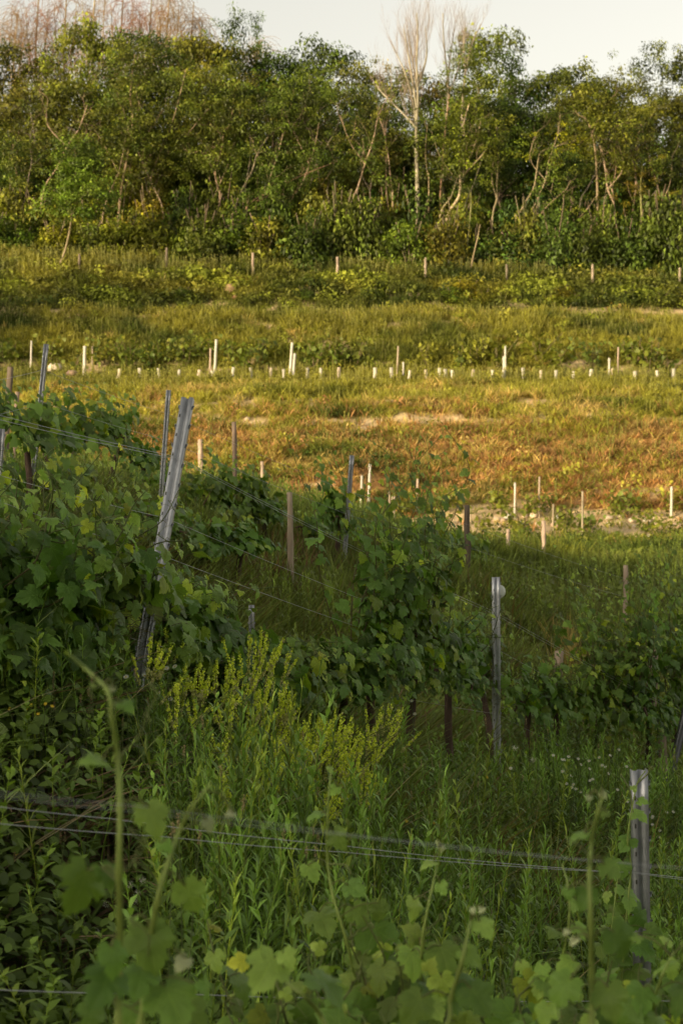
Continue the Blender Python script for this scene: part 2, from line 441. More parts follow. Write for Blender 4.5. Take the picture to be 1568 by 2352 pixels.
def blade(L, w, ang, az, bend, base=(0, 0, 0), seg=3, twist=0.0, col=(1, 1, 1), tipcol=None, round_=False):
    """narrow leaf: strip curving from elevation ang"""
    pts = []; p = np.array(base, float); e = ang
    for k in range(seg + 1):
        pts.append(p.copy()); d = np.array([math.cos(e) * math.cos(az), math.cos(e) * math.sin(az), math.sin(e)])
        p = p + d * L / seg; e -= bend / seg
    side = np.array([-math.sin(az + twist), math.cos(az + twist), 0])
    prof = ([.35, 1, .75, 0] if not round_ else [.25, 1.0, .85, 0])
    ws = np.interp(np.linspace(0, 1, seg + 1), [0, .33, .66, 1], prof) * w / 2
    V = []; 
    for k in range(seg): V += [pts[k] - side * ws[k], pts[k] + side * ws[k]]
    V.append(pts[seg])
    F4 = [[2 * k, 2 * k + 1, 2 * k + 3, 2 * k + 2] for k in range(seg - 1)]
    F3 = [[2 * seg - 2, 2 * seg - 1, 2 * seg]]
    c0 = np.array(col); c1 = c0 if tipcol is None else np.array(tipcol)
    C = [c0 + (c1 - c0) * (k / seg) for k in range(seg) for _ in (0, 1)] + [c1]
    return np.array(V), F4, F3, np.array(C)

def merge(parts):
    V = []; F = {}; C = []; n_ = 0
    for v, f4, f3, c in parts:
        V.append(v); C.append(c)
        if len(f4): F.setdefault(4, []).append(np.array(f4) + n_)
        if len(f3): F.setdefault(3, []).append(np.array(f3) + n_)
        n_ += len(v)
    return T_(np.vstack(V), [np.vstack(x) for x in F.values()], np.vstack(C))

def stick(p0, p1, r0, r1, col):
    p0 = np.array(p0, float); p1 = np.array(p1, float); a = np.arange(3) / 3 * TAU
    r = np.stack([np.cos(a), np.sin(a), 0 * a], 1)
    return np.vstack([p0 + r * r0, p1 + r * r1]), [[i, (i + 1) % 3, 3 + (i + 1) % 3, 3 + i] for i in range(3)], [], np.tile(np.array(col, float), (6, 1))

def tuft(rng, n_=7, h=1.0, w=.03, spread=.25, bend=.7, seg=2):
    ps = []
    for k in range(n_):
        az = rng.random() * TAU; c = .75 + .5 * rng.random()
        ps.append(blade(h * (.55 + .5 * rng.random()), w * (.7 + .6 * rng.random()), 1.45 - .5 * rng.random(), az, bend * (.3 + rng.random()),
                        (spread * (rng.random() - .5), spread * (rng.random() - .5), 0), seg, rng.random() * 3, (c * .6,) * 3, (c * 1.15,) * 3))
    return merge(ps)

def herb(rng, h=1.0, nleaf=34, L=.11, w=.014, up=.75, stemr=.0035, bare=.1, curve=.08, rounded=False, seg=3, bend=.9):
    """an upright weed with leaves spiralling up its stem; units metres"""
    ps = []; a0 = rng.random() * TAU
    kx, ky = (rng.random(2) - .5) * 2 * curve
    def ctr(t): return np.array([kx * t * t, ky * t * t, t * h])
    for k in range(4): ps.append(stick(ctr(k / 4), ctr((k + 1) / 4), stemr * (1.1 - k * .2), stemr * (.9 - k * .2), (1.7, 1.55, 1.1)))
    for k in range(nleaf):
        t = bare + (1 - bare) * (k / nleaf) ** .85
        sz = (1 - .55 * t ** 3) * (.75 + .5 * rng.random())
        cc = (.36 + .92 * t) * (.8 + .4 * rng.random())  # lower leaves coloured darker, painting the shade low among the stems
        ps.append(blade(L * sz, w * (.7 + .3 * sz), up + .5 * t + .3 * (rng.random() - .5), a0 + k * 2.4 + .4 * rng.random(), bend * (.6 + .8 * rng.random()), ctr(t), seg,
                        .5 * (rng.random() - .5), (cc, cc, cc), (cc * 1.1, cc * 1.15, cc * .9), rounded))
    return merge(ps)

def clump(rng, n_=40, r=.5, h=.4, leaf=.12, rnd=False):
    V = []; F = []; C = []
    for k in range(n_):
        az = rng.random() * TAU; q = math.sqrt(rng.random()); el = rng.random() ** .6
        c = np.array([math.cos(az) * q * r, math.sin(az) * q * r, h * el * math.sqrt(max(0, 1 - q * q * .9)) + .02])
        nrm = norm(np.array([math.cos(az) * q, math.sin(az) * q, .9]) + (rng.random(3) - .5) * 1.3)
        tip = norm(rng.random(3) - .5); M = frames(nrm[None], tip[None])[0]
        s = leaf * (.6 + .8 * rng.random())
        if rnd: q4 = np.array([[0, -.5, 0], [.26, -.3, .05], [.36, .05, .07], [.22, .36, .03], [0, .56, -.1], [-.22, .36, .03], [-.36, .05, .07], [-.26, -.3, .05]]) * s
        else: q4 = np.array([[0, -.5, 0], [.34, .05, .08], [0, .55, -.1], [-.34, .05, .08]]) * s
        V.append(q4 @ M.T + c); m_ = len(q4); F.append([m_ * k + z_ for z_ in range(m_)]); l = (.25 + .95 * el) * (.8 + .4 * rng.random()); C.append(np.full((m_, 3), l))  # leaf tone falls toward the ground, shade under the clump painted in
    return T_(np.vstack(V), [np.array(F)], np.vstack(C))

rt = np.random.default_rng(21)
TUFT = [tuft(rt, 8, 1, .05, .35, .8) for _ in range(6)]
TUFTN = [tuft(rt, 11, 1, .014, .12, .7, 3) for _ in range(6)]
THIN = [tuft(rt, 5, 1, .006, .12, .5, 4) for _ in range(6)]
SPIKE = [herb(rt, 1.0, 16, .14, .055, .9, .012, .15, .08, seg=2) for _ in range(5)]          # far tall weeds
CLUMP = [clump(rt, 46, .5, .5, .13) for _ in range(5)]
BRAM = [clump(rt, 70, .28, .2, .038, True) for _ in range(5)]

# ------------------------------------------------------------------ slope cover, 45 - 108 m
def slope_points(nn, y0, y1, m=1.25):
    y = np.sqrt(RNG.random(nn) * (y1 ** 2 - y0 ** 2) + y0 ** 2)
    x = (RNG.random(nn) * 2 - 1) * .2 * m * y
    return x, y
def mixcol(base, ws, wr, wo, rng=RNG):
    c = base.copy(); u = rng.random(len(base))
    s = (u < ws * .85)[:, None]; c = np.where(s, ST * (.7 + .6 * rng.random((len(base), 1))), c)
    u = rng.random(len(base)); s = (u < wr * .60)[:, None]; c = np.where(s, RU * (.7 + .8 * rng.random((len(base), 1))), c)
    return c * (.5 + 1.0 * rng.random((len(base), 1))) 

def slope_cover():
    # grass
    x, y = slope_points(100000, 38, 103)
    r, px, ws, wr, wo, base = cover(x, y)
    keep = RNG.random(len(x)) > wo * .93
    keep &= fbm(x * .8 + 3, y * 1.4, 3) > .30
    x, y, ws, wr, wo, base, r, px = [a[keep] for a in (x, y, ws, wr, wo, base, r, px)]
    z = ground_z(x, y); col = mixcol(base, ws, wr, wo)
    h = np.interp(r, [585, 640, 700, 730, 800, 872, 900, 1000, 1150, 1250, 1300], [.65, .5, .38, .45, .40, .08, .36, .3, .24, .32, .5])
    h = 1.3 * h * (.4 + 1.2 * fbm(x * .9 + 4, y * 1.2, 3)) * (.6 + .8 * RNG.random(len(x)))
    k = RNG.integers(0, 6, len(x)); G = Geo()
    for i in range(6):
        s = k == i; a = RNG.random(s.sum()) * TAU
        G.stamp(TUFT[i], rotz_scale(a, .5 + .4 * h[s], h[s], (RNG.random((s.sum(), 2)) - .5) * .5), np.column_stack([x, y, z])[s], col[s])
    tag(G.build('slope_grass', M_grass), 'mixed green, straw and rust coloured grass covering the sunlit terraced slope', 'grass', kind='stuff')
    # broad-leaved ground cover
    x, y = slope_points(16000, 46, 106)
    r, px, ws, wr, wo, base = cover(x, y)
    dens = np.interp(r, [600, 640, 700, 722, 735, 780, 815, 845, 870, 900, 1150, 1170, 1215, 1262, 1290], [.25, .75, .95, .6, .25, .4, .8, .8, .25, .22, .22, .5, .5, .8, .5])
    keep = (RNG.random(len(x)) < dens * (.3 + 1.2 * fbm(x * .5, y * .8 + 60, 3))) & (RNG.random(len(x)) > wo * .8)
    x, y, ws, wr, wo, base, r, px = [a[keep] for a in (x, y, ws, wr, wo, base, r, px)]
    z = ground_z(x, y); col = mixcol(base * .95, ws * .15, wr * .60, wo)
    brt = (fbm(x * .5 + 31, y * .7 + 8, 3) > .6) & (r < 860); col[brt] = col[brt] * .4 + YG * np.array([.9, 1.1, .8]) * .6
    s0 = (.5 + .9 * RNG.random(len(x))) * np.interp(r, [600, 640, 720, 760, 870, 1300], [.9, 1.2, 1.1, .7, .6, .8])
    k = RNG.integers(0, 5, len(x)); G = Geo()
    for i in range(5):
        s = k == i; a = RNG.random(s.sum()) * TAU
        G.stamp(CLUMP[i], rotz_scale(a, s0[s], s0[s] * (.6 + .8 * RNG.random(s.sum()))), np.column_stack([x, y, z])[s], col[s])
    tag(G.build('ground_cover', M_weed), 'low leafy ground cover and brambles on the terrace banks', 'ground cover', kind='stuff')
    # tall upright weeds
    x, y = slope_points(42000, 48, 101.8)
    r, px, ws, wr, wo, base = cover(x, y)
    dens = np.interp(r, [575, 590, 640, 655, 712, 722, 745, 800, 870, 880, 920, 1300, 1340], [1, 1, 1, .3, .15, .8, .8, .3, .3, .5, .2, .12, .3])
    keep = (RNG.random(len(x)) < dens * (.2 + 1.3 * fbm(x * .4 + 13, y * .5, 3))) & (wo < .6)
    x, y, ws, wr, wo, base, r, px = [a[keep] for a in (x, y, ws, wr, wo, base, r, px)]
    z = ground_z(x, y); col = base * .4 + np.array([.34, .33, .14]) * .6; col *= (.7 + .6 * RNG.random((len(x), 1)))
    h = np.interp(r, [580, 640, 660, 720, 900, 1300], [.95, .85, .5, .6, .5, .5]) * (.6 + .7 * RNG.random(len(x)))
    k = RNG.integers(0, 5, len(x)); G = Geo()
    for i in range(5):
        s = k == i; a = RNG.random(s.sum()) * TAU
        G.stamp(SPIKE[i], rotz_scale(a, np.full(s.sum(), .9), h[s]), np.column_stack([x, y, z])[s], col[s])
    tag(G.build('tall_weeds', M_weed), 'tall pale green weeds standing along the upper terraces', 'weeds', kind='stuff')
slope_cover()

# ------------------------------------------------------------------ middle ground cover, 9 - 50 m
def middle_cover():
    nn = 60000
    y = 8.5 + 40 * RNG.random(nn) ** 1.25; x = (RNG.random(nn) * 2 - 1) * (.24 * y + .8)
    kk = (y > np.interp(CX + x / y * FPX, [-100, 300, 830, 1140, 1255, 1540, 1700], [6.2, 7.5, 10.2, 13, 14, 15.6, 16.5]) + .5) | (RNG.random(nn) < .12)
    x = x[kk]; y = y[kk]; nn = len(x)
    r, px, ws, wr, wo, base = cover(x, y); z = ground_z(x, y)
    col = np.where((RNG.random(nn) < .10)[:, None], ST * .35, base) * (.55 + .9 * fbm(x * .9, y * .9, 3)[:, None]) * (.7 + .6 * RNG.random((nn, 1)))
    pinkish = (RNG.random(nn) < .05) ; col[pinkish] = np.array([.16, .09, .06])
    h = (.25 + .4 * fbm(x * .6 + 8, y * .6, 3)) * (.6 + .8 * RNG.random(nn))
    gold = (np.exp(-(((px - 1320) / 38) ** 2 + ((r - 1600) / 60) ** 2)) > .35) & (RNG.random(nn) < .8); col[gold] = np.array([.36, .28, .09]) * (.6 + .7 * RNG.random((gold.sum(), 1))); h[gold] *= 1.6
    red = (np.exp(-(((px - 640) / 130) ** 2 + ((r - 1340) / 60) ** 2)) > .4) & (RNG.random(nn) < .35); col[red] = np.array([.20, .11, .07]) * (.6 + .7 * RNG.random((red.sum(), 1)))
    k = RNG.integers(0, 6, nn); G = Geo()
    for i in range(6):
        s = k == i; a = RNG.random(s.sum()) * TAU
        wd = np.interp(y[s], [8, 20, 45], [.8, .7, .8])
        nb = s & (y >= 18); 
        G.stamp(TUFT[i], rotz_scale(RNG.random(nb.sum()) * TAU, .32 + .3 * h[nb], h[nb], (RNG.random((nb.sum(), 2)) - .5) * .5), np.column_stack([x, y, z])[nb], col[nb])
        nb = s & (y < 18)
        G.stamp(TUFTN[i], rotz_scale(RNG.random(nb.sum()) * TAU, .7 + .5 * h[nb], h[nb] * 1.1, (RNG.random((nb.sum(), 2)) - .5) * .4), np.column_stack([x, y, z])[nb], col[nb])
    tag(G.build('meadow_grass', M_grass), 'shaded meadow grass between the vine rows and below the terraces', 'grass', kind='stuff')
    nn = 15000
    y = 9 + 40 * RNG.random(nn); x = (RNG.random(nn) * 2 - 1) * (.24 * y + .8)
    keep = fbm(x * .7 + 77, y * .7, 3) > .41; x, y = x[keep], y[keep]; z = ground_z(x, y)
    r, px, ws, wr, wo, base = cover(x, y)
    col = base * (.7 + .7 * RNG.random((len(x), 1))); s0 = np.interp(y, [9, 20, 50], [.45, .6, .9]) * (.5 + .8 * RNG.random(len(x)))
    k = RNG.integers(0, 5, len(x)); G = Geo()
    for i in range(5):
        s = (k == i) & (y > 20)
        G.stamp(CLUMP[i], rotz_scale(RNG.random(s.sum()) * TAU, s0[s]), np.column_stack([x, y, z])[s], col[s])
        s = (k == i) & (y <= 20)
        G.stamp(BRAM[i], rotz_scale(RNG.random(s.sum()) * TAU, s0[s] * 2, s0[s] * 2.4), np.column_stack([x, y, z])[s], col[s])
    # taller herbs sprinkled through
    hs = [herb(rt, 1.0, 20, .12, .03, .8, .006, .1, .1, seg=2) for _ in range(4)]
    nn = 10000; y = 14 + 34 * RNG.random(nn); x = (RNG.random(nn) * 2 - 1) * (.24 * y + .8)
    keep = fbm(x * .5 + 7, y * .5 + 7, 3) > .45; x, y = x[keep], y[keep]; z = ground_z(x, y)
    k = RNG.integers(0, 4, len(x)); h = .4 + .4 * RNG.random(len(x))
    col = np.array([.18, .23, .05]) * (.7 + .8 * RNG.random((len(x), 1)))
    for i in range(4):
        s = k == i; G.stamp(hs[i], rotz_scale(RNG.random(s.sum()) * TAU, np.full(s.sum(), .8), h[s]), np.column_stack([x, y, z])[s], col[s])
    tag(G.build('meadow_weeds', M_weed), 'broad-leaved weeds growing in the shaded meadow behind the vine row', 'weeds', kind='stuff')
middle_cover()

# ------------------------------------------------------------------ near weeds, between camera and row B
def rowB_Y(px):   # depth of the middle vine row at a given picture column
    return np.interp(px, [-100, 300, 830, 1140, 1255, 1540, 1700], [6.2, 7.5, 10.2, 13, 14, 15.6, 16.5])
GOLD = [herb(rt, .78, 42, .10, .012, .65, .0042, .08, .05, seg=2) for _ in range(4)] + [herb(rt, .8, 30, .08, .024, .5, .004, .1, .07, seg=2) for _ in range(2)] + [herb(rt, .95, 16, .09, .010, .9, .003, .2, .1, seg=2)]
PLANT = [herb(rt, .5, 12, .2, .02, 1.0, .002, 0, .05, bend=1.3) for _ in range(4)]
WIDE = [herb(rt, .42, 24, .06, .024, .35, .003, .05, .08, rounded=True) for _ in range(5)]
def near_weeds():
    def scatter(nn, f):
        y = 4.2 + 11.5 * RNG.random(nn) ** 1.15; x = (RNG.random(nn) * 2 - 1) * (.225 * y + .35)
        r, px = srow(x, y); k = f(r, px, x, y); return x[k], y[k], r[k], px[k]
    # goldenrod-like stems
    def f(r, px, x, y):
        d = np.interp(px, [-100, 40, 200, 330, 1500], [.35, .35, .25, 1, 1]) * np.where(y < rowB_Y(px) + .3, 1, .12)
        d = d * np.where(r > 2300, .85, 1) * np.where((px < 330) & (r > 1820), .12, 1)
        d = d * np.where((px > 1050) & (r > 2150) & (px < 1450), .35, 1)
        return RNG.random(len(r)) < d * sstep(.25, .55, fbm(x * 1.3, y * 1.3 + 20, 3)) 
    x, y, r, px = scatter(9500, f)
    z = ground_z(x, y); nn = len(x)
    h = 1.12 * (.45 + .75 * fbm(x * 1.1 + 31, y * 1.1, 3)) * (.6 + .6 * RNG.random(nn)) * np.where(y > rowB_Y(px) - 2.5, .72, 1.0)
    col = np.array([.135, .215, .046]) * (.5 + 1.15 * RNG.random((nn, 1))) * (.55 + 1.0 * fbm(x * .9, y * .9 + 9, 3)[:, None]) * np.where((RNG.random(nn) < .2)[:, None], np.array([1.35, 1.1, .9]), 1.0)
    k = RNG.integers(0, 7, nn); G = Geo()
    for i in range(7):
        s = k == i; G.stamp(GOLD[i], rotz_scale(RNG.random(s.sum()) * TAU, .8 + .3 * RNG.random(s.sum()), h[s], (RNG.random((s.sum(), 2)) - .5) * .3), np.column_stack([x, y, z])[s], col[s])
    tag(G.build('narrow_leaved_weeds', M_weed), 'dense upright narrow-leaved green weeds in front of the vine row', 'weeds', kind='stuff')
    # creeping round leaves and grass
    x, y, r, px = scatter(5200, lambda r, px, x, y: RNG.random(len(r)) < np.where((px < 420) & (r > 1750), .4, .9))
    z = ground_z(x, y); nn = len(x); G = Geo(); k = RNG.integers(0, 5, nn)
    col = np.array([.125, .19, .032]) * (.6 + .8 * RNG.random((nn, 1)))
    lift = np.where((px > 900), .25, .05) * RNG.random(nn)
    s0 = (.6 + .6 * RNG.random(nn))
    for i in range(5):
        s = k == i; G.stamp(BRAM[i], rotz_scale(RNG.random(s.sum()) * TAU, s0[s], s0[s] * (1 + .5 * (px[s] > 950))), np.column_stack([x, y, z])[s], col[s])
    x, y, r, px = scatter(2300, lambda r, px, x, y: RNG.random(len(r)) < np.where((px > 1000), .8, .3))
    z = ground_z(x, y); nn = len(x); k = RNG.integers(0, 5, nn)
    col = np.array([.14, .21, .035]) * (.6 + .9 * RNG.random((nn, 1)))
    for i in range(5):
        s = k == i; G.stamp(WIDE[i], rotz_scale(RNG.random(s.sum()) * TAU, .8 + .5 * RNG.random(s.sum()), .8 + .7 * RNG.random(s.sum()), (RNG.random((s.sum(), 2)) - .5) * .5), np.column_stack([x, y, z])[s], col[s])
    tag(G.build('creeping_weeds', M_weed), 'creeping small round-leaved weeds covering the soil in the foreground', 'weeds', kind='stuff')
    # grass, green and dead
    x, y, r, px = scatter(4200, lambda r, px, x, y: RNG.random(len(r)) < np.where(px < 420, np.where(y < 5.6, .25, .7), .45))
    z = ground_z(x, y); nn = len(x); G = Geo(); k = RNG.integers(0, 6, nn)
    col = np.array([.14, .21, .035]) * (.6 + .9 * RNG.random((nn, 1)))
    q = np.exp(-(((px - 170) / 190) ** 2 + ((r - 2000) / 200) ** 2)) + .08
    dead = RNG.random(nn) < q; col[dead] = np.array([.26, .18, .10]) * (.5 + .8 * RNG.random((dead.sum(), 1)))
    h = .14 + .2 * RNG.random(nn); h[dead] *= .9
    for i in range(6):
        s = k == i; G.stamp(TUFTN[i], rotz_scale(RNG.random(s.sum()) * TAU, .8 + .5 * RNG.random(s.sum()), h[s], (RNG.random((s.sum(), 2)) - .5) * .4), np.column_stack([x, y, z])[s], col[s])
    # tall pale grasses and dry stems standing above the weeds
    x, y, r, px = scatter(1300, lambda r, px, x, y: (fbm(x * 1.1 + 60, y * 1.1, 3) > .47) & (RNG.random(len(r)) < np.where(px < 420, .35, .8)) & (y > 5.2))
    z = ground_z(x, y); nn = len(x); k = RNG.integers(0, 6, nn)
    col = np.where((RNG.random(nn) < .45)[:, None], np.array([.30, .25, .13]), np.array([.22, .27, .08])) * (.6 + .8 * RNG.random((nn, 1)))
    for i in range(6):
        s = k == i; G.stamp(THIN[i], rotz_scale(RNG.random(s.sum()) * TAU, .8 + .6 * RNG.random(s.sum()), .35 + .4 * RNG.random(s.sum()), (RNG.random((s.sum(), 2)) - .5) * .3), np.column_stack([x, y, z])[s], col[s])
    tag(G.build('bank_grass', M_grass), 'green and dead straw coloured grass tufts on the near bank', 'grass', kind='stuff')
near_weeds()

# ------------------------------------------------------------------ trees
def leaf_cluster(rng, n_=58, flat=.5, leaf=.2):
    V = []; F = []; C = []
    for k in range(n_):
        d = norm(rng.normal(size=3)); q = rng.random() ** .45
        c = d * q * np.array([1, 1, flat])
        nrm = norm(d * .9 + np.array([0, 0, .75]) + rng.normal(size=3) * .45)
        tip = norm(rng.normal(size=3) + np.array([0, 0, -.5])); M = frames(nrm[None], tip[None])[0]
        s = leaf * (.6 + .8 * rng.random())
        q4 = np.array([[0, -.55, 0], [.3, 0, .07], [0, .6, -.08], [-.3, 0, .07]]) * s
        V.append(q4 @ M.T + c); F.append([4 * k, 4 * k + 1, 4 * k + 2, 4 * k + 3])
        l = (.3 + .72 * q) * (.8 + .35 * d[2]) * (.8 + .4 * rng.random()); C.append(np.full((4, 3), l))  # inner and underside leaves coloured darker, crown shade painted in
    return T_(np.vstack(V), [np.array(F)], np.vstack(C))
LC = [leaf_cluster(rt) for _ in range(6)]
LEAFG = np.array([.205, .25, .026])
def put_clusters(G, cen, size, col, rng):
    cen = np.asarray(cen); nn = len(cen)
    if nn == 0: return
    size = np.broadcast_to(size, (nn,)) * (.65 + .7 * rng.random(nn))
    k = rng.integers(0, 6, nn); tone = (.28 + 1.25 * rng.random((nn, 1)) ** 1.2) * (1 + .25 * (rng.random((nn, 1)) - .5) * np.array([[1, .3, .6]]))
    for i in range(6):
        s = k == i; M = rotz_scale(rng.random(s.sum()) * TAU, size[s], size[s] * (.7 + .7 * rng.random(s.sum())), (rng.random((s.sum(), 2)) - .5) * .5)
        G.stamp(LC[i], M, cen[s], (np.asarray(col) * tone)[s])

def limb(G, p, d, L, r, depth, rng, tips, up=.25, wander=.22, nchild=(3, 4), col=(1, 1, 1), ang=.75, k=5, ratio=.62):
    n_ = 5; pts = [np.array(p, float)]; d = norm(np.array(d, float))
    for i in range(n_):
        d = norm(d + rng.normal(size=3) * wander + np.array([0, 0, up * .4])); pts.append(pts[-1] + d * L / n_)
    pts = np.array(pts)
    tube(G, pts, np.linspace(r, r * .45, n_ + 1), col, k=k, cap=False)
    if depth == 0: tips.append(pts[-1]); tips.append(pts[-3]); return
    for c in range(rng.integers(nchild[0], nchild[1] + 1)):
        t = .35 + .65 * (c + rng.random()) / nchild[1]; i = min(n_ - 1, int(t * n_)); q = pts[i] + (pts[i + 1] - pts[i]) * (t * n_ - i) if i < n_ else pts[-1]
        ax = norm(np.cross(d, rng.normal(size=3))); nd = norm(d * math.cos(ang) + ax * math.sin(ang))
        limb(G, q, nd, L * ratio * (.8 + .4 * rng.random()), r * .5, depth - 1, rng, tips, up, wander, nchild, col, ang, max(3, k - 1), ratio)

BARKC = np.array([.22, .17, .11])
TREE_VARIANTS = []
def tree_variant(seed, height=10.0, crown_lo=.12, rx=3.1, ncl=190, open_=0.0, csize=.8):
    rng = np.random.default_rng(seed); Gt = Geo(); Gc = Geo(); tips = []
    p = np.zeros(3); pts = [p.copy()]; d = np.array([0, 0, 1.0])
    for i in range(7):
        d = norm(d + rng.normal(size=3) * .12 + np.array([0, 0, .1])); p = p + d * height * .7 / 7; pts.append(p.copy())
    pts = np.array(pts); tube(Gt, pts, np.linspace(.15, .06, 8), BARKC * .8, k=6, cap=False)
    for c in range(8):
        t = .25 + .7 * c / 8; q = pts[int(t * 7)]; a = c * 2.4 + rng.random()
        limb(Gt, q, (math.cos(a), math.sin(a), .9), height * .3 * (1.1 - .5 * t), .06, 1, rng, tips, .3, col=BARKC * .8)
    tips = np.array(tips); tips = tips[tips[:, 2] > height * crown_lo]
    cen = [t for t in tips[rng.permutation(len(tips))[:45]]]
    # lumpy outer crown: a few big lobes covered by clusters
    lobes = []
    for k in range(12):
        a = k * 2.4 + rng.random(); zz = crown_lo + .14 + (1 - crown_lo - .25) * (k / 11) ; rr = rx * .55 * math.sqrt(max(.1, 1 - ((zz - .55) / .5) ** 2))
        lobes.append((np.array([math.cos(a) * rr, math.sin(a) * rr, zz * height]), rx * (.42 + .25 * rng.random())))
    lobes.append((np.array([0, 0, height * .88]), rx * .4))
    while len(cen) < ncl:
        c, R = lobes[rng.integers(len(lobes))]; dd = norm(rng.normal(size=3)); dd[2] = abs(dd[2]) * .9 - .25 * rng.random()
        q = c + dd * R * np.array([1, 1, .8]) * (.7 + .35 * rng.random())
        if q[2] > height * 1.0: q[2] = height * (.93 + .07 * rng.random())
        cen.append(q)
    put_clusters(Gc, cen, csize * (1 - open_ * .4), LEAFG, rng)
    return Gt, Gc
for sd, kw in ((1, {}), (2, dict(rx=3.4)), (3, dict(crown_lo=.2, rx=2.6)), (4, dict(crown_lo=.06)), (5, dict(ncl=120, open_=.6, csize=.8, crown_lo=.3)), (6, dict(rx=3.0, crown_lo=.15))):
    gt, gc = tree_variant(sd, **kw)
    TREE_VARIANTS.append((gt, gc, [None, None]))

def place_tree(v, base, sx, sz, rz, label, group, color=(1, 1, 1), name='tree', cat='tree'):
    gt, gc, me = TREE_VARIANTS[v]
    e = thing(name, label, cat, base, group, rz); e.scale = (sx, sx, sz)
    for k, (g, nm, mt) in enumerate(((gt, 'trunk', M_bark), (gc, 'crown', M_tree))):
        if me[k] is None: o = g.build(nm, mt, e, smooth=(k == 0)); me[k] = o.data
        else: o = bpy.data.objects.new(nm, me[k]); COL.objects.link(o); o.parent = e
        o.color = (*color, 1) if k == 1 else (1, 1, 1, 1)
    return e

TONES = {'mid green': (1, 1, 1), 'dark green': (.62, .78, .85), 'yellow green': (1.75, 1.45, .8), 'olive': (1.25, 1.02, .9), 'fresh green': (1.25, 1.25, .9), 'deep olive': (.9, .82, .9)}
back = [  # px, top row, tone, variant, width
    (-60, 120, 'olive', 1, 1.1), (25, 88, 'deep olive', 4, .9), (100, 128, 'olive', 1, 1.0), (190, 56, 'yellow green', 0, .85), (265, 75, 'fresh green', 3, .8), (335, 78, 'mid green', 1, 1.0), (420, 84, 'mid green', 5, 1.1),
    (500, 95, 'olive', 0, 1.0), (545, 22, 'dark green', 4, .8), (590, 132, 'fresh green', 1, 1.0), (660, 118, 'mid green', 5, .95), (745, 100, 'dark green', 0, 1.0), (820, 142, 'mid green', 3, .9), (880, 150, 'olive', 4, .7), (930, 190, 'mid green', 1, .9),
    (1010, 200, 'olive', 5, .9), (1110, 72, 'fresh green', 0, .95), (1150, 110, 'dark green', 4, .9), (1215, 175, 'dark green', 3, .9), (1280, 158, 'mid green', 5, .9), (1345, 178, 'dark green', 1, .95), (1410, 185, 'mid green', 0, .9),
    (1480, 108, 'deep olive', 4, 1.0), (1555, 118, 'olive', 4, 1.0), (1640, 150, 'mid green', 1, 1.1)]
def topz(row, Y): return (HOR - row) / FPX * Y
TREE_N = 0
for i, (px, top, tone, v, wd) in enumerate(back):
    Y = 113 + 3 * random.random(); b = on_ground(px, Y); b[2] -= .3
    H = topz(top, Y) - b[2]
    place_tree(v, b, wd, H / 10.0, random.random() * 6, f'{tone} tree on the skyline of the wood, {ORD[i]} from the left', 'trees along the top of the wood', TONES[tone])
second = [(-20, 260, 'mid green'), (60, 210, 'deep olive'), (130, 190, 'mid green'), (215, 210, 'olive'), (300, 170, 'mid green'), (385, 180, 'dark green'), (460, 150, 'fresh green'), (540, 190, 'mid green'), (625, 190, 'olive'), (700, 170, 'fresh green'),
          (780, 200, 'mid green'), (850, 250, 'dark green'), (915, 300, 'olive'), (1000, 290, 'mid green'), (1090, 220, 'fresh green'), (1150, 230, 'mid green'), (1225, 250, 'mid green'), (1310, 240, 'dark green'), (1380, 260, 'olive'), (1450, 250, 'mid green'), (1530, 220, 'deep olive'), (1610, 230, 'mid green')]
for i, (px, top, tone) in enumerate(second):
    Y = 109 + 1.6 * random.random(); b = on_ground(px, Y); H = topz(top, Y) - b[2]
    place_tree([0, 2, 5, 1, 2][i % 5], b, .85 + .2 * random.random(), H / 10.0, random.random() * 6, f'{tone} tree inside the wood, {ORD[i]} from the left in its middle row', 'trees in the middle of the wood', TONES[tone])
third = [(-10, 340, 'mid green'), (55, 330, 'dark green'), (240, 350, 'olive'), (345, 330, 'mid green'), (420, 350, 'fresh green'), (560, 330, 'mid green'), (620, 370, 'dark green'), (690, 350, 'fresh green'), (770, 380, 'mid green'), (850, 360, 'olive'),
         (920, 420, 'mid green'), (1000, 410, 'mid green'), (1110, 345, 'dark green'), (1300, 350, 'dark green'), (1440, 380, 'mid green'), (1510, 360, 'fresh green'), (1570, 330, 'dark green')]
for i, (px, top, tone) in enumerate(third):
    Y = 105.5 + 1.2 * random.random(); b = on_ground(px, Y); H = topz(top, Y) - b[2]
    place_tree([3, 0, 1, 3, 5][i % 5], b, .55 + .15 * random.random(), H / 10.0, random.random() * 6, f'small {tone} tree at the front edge of the wood, {ORD[i]} from the left', 'small trees at the front edge of the wood', TONES[tone])

